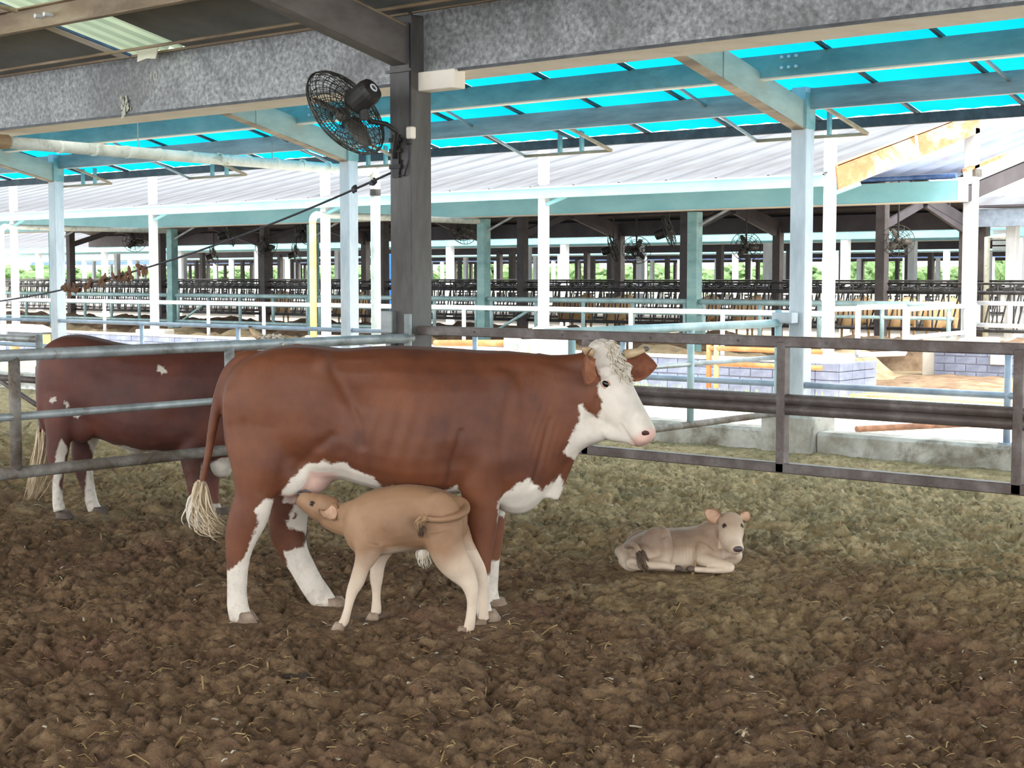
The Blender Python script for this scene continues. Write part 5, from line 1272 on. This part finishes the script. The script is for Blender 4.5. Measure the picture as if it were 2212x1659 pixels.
# ------------------------------------------------------------------ fawn calf suckling
def suckling_calf():
    B = Beast(7.28, 880)
    t = thing('calf', B.o, 'fawn calf suckling at the udder of the red brown cow, tail curled forward', 'calf', None, YAW)
    B.trunk([(744,1105,1160,.035,.5),(756,1088,1182,.07,.48),(775,1072,1198,.092,.45,.9),(800,1060,1202,.108,.42,.95),(835,1051,1197,.120,.42,.9),(880,1046,1189,.128,.42,.85),(925,1051,1185,.124,.45,.75),(958,1060,1183,.118,.5,.65),(985,1073,1175,.098,.52,.65),(1003,1090,1158,.06,.5),(1010,1105,1140,.025,.5)])
    # neck and head reaching forward and up
    B.limb([(800,1120,0,56,.085),(770,1122,.02,46,.07),(742,1122,.05,37,.058),(722,1117,.08,33,.052),(708,1110,.10,30,.05)])
    B.limb([(724,1106,.09,29,.052),(708,1101,.10,32,.062),(692,1097,.11,31,.064),(678,1090,.12,27,.056),(666,1083,.13,24,.048),(656,1077,.135,21.5,.045),(650,1073,.14,18,.04)])
    B.blob(700,1085,.10,22,.055,17,20)
    # limbs
    for sd in (-1,1):
        B.blob(795,1155,.075*sd,34,.045,52,12); B.blob(957,1125,.075*sd,44,.055,66,-14); B.blob(955,1170,.075*sd,38,.05,40,-30)
    B.limb([(800,1170,-.08,36,.05),(790,1205,-.085,25,.042),(781,1226,-.085,18.5,.034),(771,1256,-.085,17,.03),(760,1280,-.085,13,.025),(754,1304,-.085,10,.021),(750,1321,-.085,9.5,.021),(744,1341,-.085,10.5,.023),(738,1350,-.085,11,.023)])
    B.limb([(826,1180,.09,30,.045),(818,1206,.09,20,.038),(815,1228,.09,16,.032),(813,1250,.09,15,.029),(813,1273,.09,10.5,.024),(813,1293,.09,9.5,.021),(813,1312,.09,11.5,.023),(812,1326,.09,12,.023)])
    B.limb([(955,1150,-.08,46,.06),(962,1180,-.09,40,.055),(977,1210,-.095,37,.048),(996,1234,-.10,31,.038),(1011,1256,-.10,22,.031),(1018,1276,-.10,16.5,.027),(1020,1298,-.10,12.5,.023),(1018,1325,-.10,11.5,.022),(1014,1352,-.10,12.5,.024),(1008,1374,-.10,13,.025)])
    B.limb([(975,1150,.06,42,.055),(992,1180,.07,34,.05),(1015,1208,.075,25,.042),(1034,1232,.075,17,.032),(1042,1260,.075,12.5,.027),(1043,1290,.075,10,.022),(1044,1318,.075,11,.022),(1045,1340,.075,12.5,.024)])
    # tail laid forward over the hip
    B.limb([(985,1078,0,8,.02),(1000,1083,-.01,8.5,.02),(1008,1094,-.04,8.5,.02),(1004,1106,-.09,9,.02),(985,1116,-.135,8.5,.018),(958,1122,-.155,8,.016),(932,1122,-.16,7,.015),(913,1116,-.155,7,.014)])
    B.fuse(.0068, 6)
    B.push(905,1110,.04,-.018,-1); B.push(905,1110,.04,-.018,1); B.push(940,1070,.03,.008); B.push(832,1150,.03,-.008); B.push(860,1120,.05,.006)
    P = B.px2(); y = B.V[:,1]
    cream = np.clip((P[:,1]-1235)/700., -.2, .10) + np.clip((P[:,1]-1160)/330, 0, .09)*np.exp(-((P[:,0]-865)/45)**2)
    cream = np.maximum(cream, np.clip((P[:,1]-1225)/900,-.2,.06)+np.where((y > .02)&(P[:,1]>1195), .03, 0))
    cream = cream + .03*np.clip((P[:,0]-965)/40,0,1)*np.clip((P[:,1]-1110)/40,0,1)
    dirt = np.clip((.12-B.V[:,2])/.12, 0, 1)*.5
    pink = np.clip(1-np.hypot(P[:,0]-646, P[:,1]-1066)/12, 0, 1)*.0
    B.finish('body', 'hide_fawn', t, white=cream, pink=pink, dirt=dirt)
    p_, n_ = B.hit(674,1088); add_eye(B, p_, n_, t, .0135, (.3,0,1), 'dark_hair')
    q = B.near(B.c(682,1080,.20)); add_eye(B, q[0], q[1], t, .0135, (.3,0,1), 'dark_hair')
    add_ear(B.c(702,1100,.03), B.c(722,1123,-.02), .085, (.45,-.85,.25), t, 'fawn_ear', 'calf_ear_lining')
    add_ear(B.c(706,1092,.165), B.c(728,1104,.22), .06, (.4,.5,.6), t, 'fawn_ear', 'calf_ear_lining')
    MB().ell(B.c(649,1066,.135), (.016,.03,.016), None, 14, 8).build('muzzle', 'muzzle_dark', t, smooth=True, local=True)
    MB().tube([B.c(650,1062,.11), B.c(660,1060,.105), B.c(672,1064,.10)], [.006,.007,.003], 8).build('lip', 'muzzle_dark', t, smooth=True, local=True)
    hair_tuft('tail_switch', 'tan_hair', t, [B.c(920,1118,-.157), B.c(909,1122,-.152), B.c(907,1134,-.146), B.c(909,1148,-.14)], 1, .004, .009, 60, 6, .002)
    hair_tuft('tail_tip', 'dark_hair', t, [B.c(910,1138,-.145), B.c(909,1150,-.145), B.c(911,1162,-.14)], 1, .004, .008, 40, 8, .002)
    # navel tuft
    mb = MB().ell(B.c(915,1195,-.01), (.034,.03,.04), None, 12, 8); nv = mb.build('navel_sheath', 'white_hair', t, smooth=True, local=True)
    hair_tuft('navel_tuft', 'white_hair', t, [B.c(914,1192,-.01), B.c(916,1208,-.01), B.c(922,1226,-.01)], 1, .006, .016, 30, 9, .003)
    for (px,py,yy) in ((733,1356,-.085),(808,1333,.09),(1001,1383,-.10),(1041,1350,.075)): B.hoof(px, py, yy, -1, .032, .028, .036, 'hoof', t)
    for (px,py,yy) in ((750,1350,-.085),(820,1326,.09),(1020,1374,-.10),(1052,1338,.075)): MB().ell(B.c(px,py,yy), (.011,.014,.011), None, 8, 6).build('dewclaw', 'dark_hoof', t, smooth=True, local=True)
    return t
calf1 = suckling_calf()
# ------------------------------------------------------------------ calf lying down
CALFHEAD = [(-.08,.03,.05,-.03),(0,.062,.10,0),(.12,.082,.135,.008),(.28,.090,.165,.008),(.45,.084,.175,.0),(.62,.066,.160,-.012),(.78,.052,.130,-.016),(.92,.046,.105,-.012),(1.0,.044,.092,-.012),(1.05,.034,.066,-.022),(1.08,.014,.03,-.04)]
def lying_calf():
    B = Beast(8.74, 1470)
    t = thing('calf', B.o, 'small fawn calf lying on the bedding with its legs folded, looking at the viewer', 'calf', None, YAW)
    B.trunk([(1336,1185,1215,.04,.5),(1348,1174,1228,.08,.48),(1372,1158,1234,.125,.45,.7),(1405,1146,1236,.150,.42,.75),(1445,1142,1236,.158,.4,.85),(1490,1139,1234,.152,.4,.9),(1525,1133,1228,.135,.42,.95),(1550,1130,1218,.112,.45,1,.8,-.01),(1572,1138,1205,.085,.45,.9,.8,-.02),(1590,1152,1195,.045,.5,.9,.8,-.03)])
    B.limb([(1530,1165,-.01,38,.10),(1550,1148,-.03,32,.088),(1566,1132,-.05,26,.075),(1576,1118,-.06,22,.065)])
    B.limb([(1578,1180,-.04,22,.07),(1574,1155,-.06,22,.065),(1572,1135,-.06,20,.06)])
    # haunch
    B.blob(1418,1178,-.13,33,.07,40,-12); B.blob(1432,1160,-.135,17,.05,22,10); B.blob(1400,1195,-.12,36,.07,30,-10); B.blob(1392,1180,.11,44,.07,36,0)
    B.limb([(1432,1165,-.15,20,.05),(1440,1190,-.17,17,.05),(1432,1212,-.19,15,.042),(1405,1219,-.20,12,.036),(1375,1222,-.20,10.5,.03),(1360,1218,-.20,10,.028),(1368,1212,-.215,9,.026),(1400,1220,-.235,9.5,.024),(1435,1222,-.24,8.5,.022),(1458,1226,-.24,8,.022)])
    B.limb([(1346,1185,-.02,22,.05),(1355,1210,-.08,16,.05),(1358,1222,-.12,12,.045),(1375,1226,-.15,9,.03)])
    # forelegs folded under
    B.limb([(1520,1185,-.10,28,.06),(1512,1204,-.14,18,.05),(1528,1211,-.17,15.5,.042),(1550,1217,-.19,13,.036),(1568,1223,-.20,11.5,.034),(1578,1226,-.20,10,.032),(1570,1231,-.215,7.5,.026),(1545,1232,-.225,7,.022),(1515,1231,-.225,6.5,.021),(1498,1229,-.22,6.5,.02)])
    B.limb([(1560,1185,.02,24,.06),(1578,1192,-.03,17,.045),(1590,1195,-.07,13,.036),(1594,1202,-.07,10,.03),(1585,1212,-.05,9,.026),(1560,1222,-.02,8,.024)])
    poll = B.c(1578,1106,-.10)
    B.head(poll, .225, math.radians(80), math.radians(44), [(u_,w_*.92,d_*.95,o_) for (u_,w_,d_,o_) in CALFHEAD], 18, math.radians(-3))
    # tail
    B.limb([(1344,1185,-.02,6.5,.02),(1356,1178,-.10,6.5,.018),(1370,1178,-.18,6,.016),(1378,1186,-.215,6,.015),(1384,1198,-.225,5.5,.014)])
    B.fuse(.0068, 5)
    hp = B.hp; P_, a, nr, lat, L = B.H
    B.push(1455,1165,.05,-.016,-1); B.push(1490,1170,.05,.004); B.push(1520,1160,.04,.006)
    Pq = B.px2(); w = np.exp(-((Pq[:,0]-1478)/26)**2-((Pq[:,1]-1190)/26)**2); B.V += B.N*(w*.0025*np.sin(Pq[:,0]*.9))[:,None]
    for sd in (-1,1):
        c0 = np.array(hp(.40, sd*.082, -.03)); dd = np.linalg.norm(B.V-c0, axis=1); B.V -= B.N*(.006*np.exp(-(dd/.018)**2))[:,None]
    Pq = B.px2(); cream = np.clip((Pq[:,1]-1190)/330, -.2, .10) - .012
    hd = B.V-np.array(P_); u = hd@np.array(a)/L; isb = (np.linalg.norm(hd, axis=1) < .32) & (Pq[:,1] < 1180) & (Pq[:,0] > 1550)
    cream = np.where(isb, np.clip((u-.55)*.25, -.04, .05), cream)
    cream = np.where((Pq[:,0] > 1560) & (Pq[:,1] > 1178), np.maximum(cream,.04), cream)
    B.finish('body', 'hide_fawn_grey', t, white=cream, pink=cream*0, dirt=np.clip((.12-B.V[:,2])/.12, 0, 1)*.5)
    for sd in (-1,1):
        q = B.near(hp(.42, sd*.074, .01)); add_eye(B, q[0], q[1], t, .0125, nr, 'dark_hair')
    nose = MB(); q = hp(1.02, 0, -.035); M = Matrix((lat, nr, a)).transposed()
    nose.ell(q, (.030,.021,.02), M, 16, 10).build('muzzle', 'muzzle_dark', t, smooth=True, local=True)
    for sd in (-1,1): MB().ell(hp(1.10, sd*.014, -.028), (.006,.008,.005), M, 8, 6).build('nostril', 'nostril', t, smooth=True, local=True)
    MB().tube([hp(1.0, -.030, -.072), hp(1.045, -.014, -.076), hp(1.055, 0, -.077), hp(1.045, .014, -.076), hp(1.0, .030, -.072)], .003, 6).build('mouth', 'muzzle_dark', t, smooth=True, local=True)
    add_ear(hp(.16,-.068,-.03), B.c(1522,1102,-.10), .07, (.25,-.9,.05), t, 'fawn_ear', 'calf_ear_lining')
    add_ear(hp(.16,.068,-.03), B.c(1619,1106,-.05), .055, (-.3,-.9,.05), t, 'fawn_ear', 'calf_ear_lining')
    hair_tuft('tail_tip', 'dark_hair', t, [B.c(1382,1194,-.225), B.c(1387,1210,-.245), B.c(1394,1226,-.26), B.c(1400,1234,-.26)], 1, .007, .011, 30, 6, .003)
    for (px,py,y) in ((1464,1228,-.24),(1494,1229,-.22)): MB().ell(B.c(px,py,y), (.03,.024,.018), None, 10, 8).build('hoof', 'dark_hoof', t, smooth=True, local=True)
    return t
calf2 = lying_calf()
p = atZ(1502, 1232, .03); tag(MB().beam(p+Vector((0,-.03,-.03)), p+Vector((0,.0,.05)), .016, .008, (1,0,0)).build('wood_chip', 'straw'), 'pale yellow wood chip standing against the folded foreleg of the lying calf', 'chip')
# ------------------------------------------------------------------ cow standing behind the pipe gate
def rear_cow():
    B = Beast(10.72, 300)
    t = thing('cow', B.o, 'dark red brown cow standing behind the pipe gate, its head hidden by the nursing cow', 'cow', None, YAW)
    B.trunk([(84,800,880,.06,.5),(90,775,920,.15,.5,.65),(104,745,940,.20,.52,.6),(135,726,948,.235,.55,.55),(175,722,946,.25,.56,.55,.8),(215,730,948,.262,.52,.62,.8),(265,741,966,.285,.44,.8,.7),(320,747,976,.305,.42,.85,.7),(375,749,976,.30,.42,.9,.7),(420,750,974,.275,.45,1,.75),(460,752,992,.24,.48,1,.8),(500,752,1010,.19,.5,.95,.9),(535,752,985,.14,.5,.9,.9),(575,745,930,.11,.5,.9,.9)])
    for sd in (-1,1): B.blob(148,845,.14*sd,58,.10,78,8); B.blob(170,900,.14*sd,42,.08,58,-14); B.blob(430,860,.13*sd,52,.08,90,8)
    B.limb([(140,860,-.15,55,.10),(132,905,-.17,38,.08),(127,945,-.18,28,.06),(124,985,-.18,24,.05),(124,1020,-.18,16,.043),(124,1055,-.18,12,.038),(125,1085,-.18,12.5,.04),(130,1104,-.18,15,.044)])
    B.limb([(190,880,.14,48,.10),(188,920,.16,36,.08),(182,955,.17,29,.06),(178,985,.17,24,.05),(182,1020,.17,20,.044),(190,1052,.17,15.5,.04),(198,1084,.17,14.5,.04),(206,1104,.17,16,.044)])
    B.limb([(430,900,-.14,50,.085),(418,950,-.15,34,.08),(413,995,-.16,24,.06),(416,1035,-.16,16,.046),(419,1062,-.16,13,.044),(421,1085,-.16,10.5,.036),(422,1105,-.16,11,.037),(428,1120,-.16,14,.042)])
    B.limb([(455,920,.12,44,.085),(456,970,.14,30,.07),(458,1010,.14,21,.055),(460,1045,.14,15,.045),(463,1075,.14,11,.038),(467,1098,.14,11,.038),(472,1108,.14,13,.042)])
    B.blob(290,965,0,26,.07,16,15); B.blob(478,1000,0,26,.10,34,-10)
    B.limb([(96,770,0,9,.03),(84,800,0,8,.028),(84,850,0,7,.022),(88,900,0,6,.02),(92,950,0,6,.02)])
    poll = B.c(590,722,-.1)
    B.head(poll, .50, math.radians(80), math.radians(48), HEADSEC)
    B.fuse(.014, 6)
    B.push(240,790,.09,-.03); B.push(222,760,.035,.02); B.push(395,900,.07,-.02)
    P = B.px2(); y = B.V[:,1]; wv = np.full(len(y), -1.0)
    for q in ([(255,958),(275,955),(320,968),(385,968),(385,1010),(255,1010)], [(455,1000),(480,985),(520,980),(520,1030),(455,1030)], [(560,690),(640,690),(640,760),(560,760)]): wv = np.maximum(wv, B.sdf(q))
    for q in ([(100,1085),(120,1080),(128,1030),(135,980),(150,940),(160,960),(140,1040),(150,1075),(170,1140),(90,1140)], [(400,1100),(460,1100),(470,1160),(400,1160)]): wv = np.where(y < .0, np.maximum(wv, B.sdf(q)), wv)
    for q in ([(168,930),(172,905),(230,900),(225,960),(215,1000),(250,1140),(160,1140),(170,1020),(185,990)], [(445,1095),(490,1095),(490,1160),(445,1160)]): wv = np.where(y > .0, np.maximum(wv, B.sdf(q)), wv)
    for (cx, cy, r) in ((365,793,7),(134,857,6),(163,866,5),(185,888,6)): th = np.arctan2(P[:,1]-cy, P[:,0]-cx); wv = np.maximum(wv, np.where(y < 0, (r*(1+.45*np.sin(2*th+cx)+.3*np.sin(5*th))-np.hypot(P[:,0]-cx, (P[:,1]-cy)*.75))*B.pxl(), -1))
    dirt = np.clip((.75-B.V[:,2])/.75, 0, 1)*.9
    B.finish('body', 'hide_dark_red', t, white=wv, pink=wv*0, dirt=dirt)
    hp = B.hp
    for sd, tip in ((-1, B.c(537,704,-.08)), (1, B.c(646,728,0))):
        q = hp(.03, sd*.075, -.03); md = q.lerp(tip,.55)+Vector((0,0,-.015))
        h = MB().tube([q, md, q.lerp(tip,.85)], [.03,.024,.014], 12).build('horn', 'horn', t, smooth=True, local=True)
        MB().tube([q.lerp(tip,.83), tip], [.0145,.003], 10).build('horn_tip', 'horn_tip', h, smooth=True, local=True)
        add_ear(hp(.2, sd*.10, -.07), hp(.27, sd*.30, -.10), .11, (0,-.8,.2), t, 'brown_ear')
        q = B.near(hp(.42, sd*.115, -.02)); add_eye(B, q[0], q[1], t, .019, (0,0,1))
    rs = random.Random(9); mb = MB(); P_, a, nr, lat, L = B.H
    for i in range(60):
        q, n_ = B.near(hp(rs.uniform(-.06,.25), rs.gauss(0,.05), .04)); d = (a*.7+lat*rs.uniform(-.7,.7)+Vector((0,0,.5*rs.random()))).normalized()
        mb.tube([q, q+d*.03+n_*.012, q+d*.06+n_*.01], [.008,.007,.002], 5)
    mb.build('forelock', 'white_hair', t, smooth=True, local=True)
    hair_tuft('tail_switch', 'cream_hair', t, [B.c(92,930,0), B.c(90,975,0), B.c(80,1030,0), B.c(62,1080,0)], 1, .006, .028, 120, 4, .006)
    B.hoof(137,1117,-.18,1,.06,.05,.05,'dark_hoof',t); B.hoof(214,1113,.17,1,.06,.05,.05,'dark_hoof',t); B.hoof(434,1130,-.16,1,.055,.048,.05,'hoof',t); B.hoof(478,1114,.14,1,.055,.048,.05,'dark_hoof',t)
    return t
cow2 = rear_cow()
# ------------------------------------------------------------------ cattle feeding in the facing barn (small, behind the feed barrier)
far = None
for k, (px, Y, ang, mt) in enumerate(((1250,38.2,1.7,0),(1340,38.4,1.5,0),(1520,38.2,1.6,0),(1620,38.4,1.5,0),(1850,38.3,1.6,0),(1950,38.3,1.5,1),(2035,38.2,1.65,0),(760,38.5,1.6,1),(600,38.4,1.5,0))):
    x = xat(px, Y)
    if far is None:
        B = Beast(10.55, 300); B.trunk([(84,800,880,.06),(104,745,940,.20,.52,.6),(175,722,946,.25,.56,.55),(265,741,966,.285,.44,.8),(375,749,976,.30,.42,.9),(460,752,992,.24),(535,752,985,.14),(575,770,900,.10)])
        for (px_,y_) in ((124,-.18),(190,.17),(420,-.2),(440,.15)): B.limb([(px_,900,y_,38,.08),(px_,980,y_,20,.05),(px_,1060,y_,13,.04),(px_,1120,y_,14,.04)])
        B.head(B.c(585,740,0), .5, 0.0, math.radians(55), HEADSEC); B.fuse(.035, 3)
        far = thing('feeding_cow', (x, Y, 0), '', 'cow'); far_body = B.finish('body', 'hide_far', far); c = far
        for sd in (-1,1): add_ear(B.hp(.2,sd*.09,-.05), B.hp(.25,sd*.28,-.08), .11, (.3,0,.6), far, 'fawn_ear')
    else: c = copy_tree(far)
    c.location = (x, Y, -.15); c.rotation_euler = (0,0,-ang)
    tag(c, 'pale tan cow standing behind the headlock feed barrier of the facing barn', 'cow', 'cattle feeding in the facing barn')
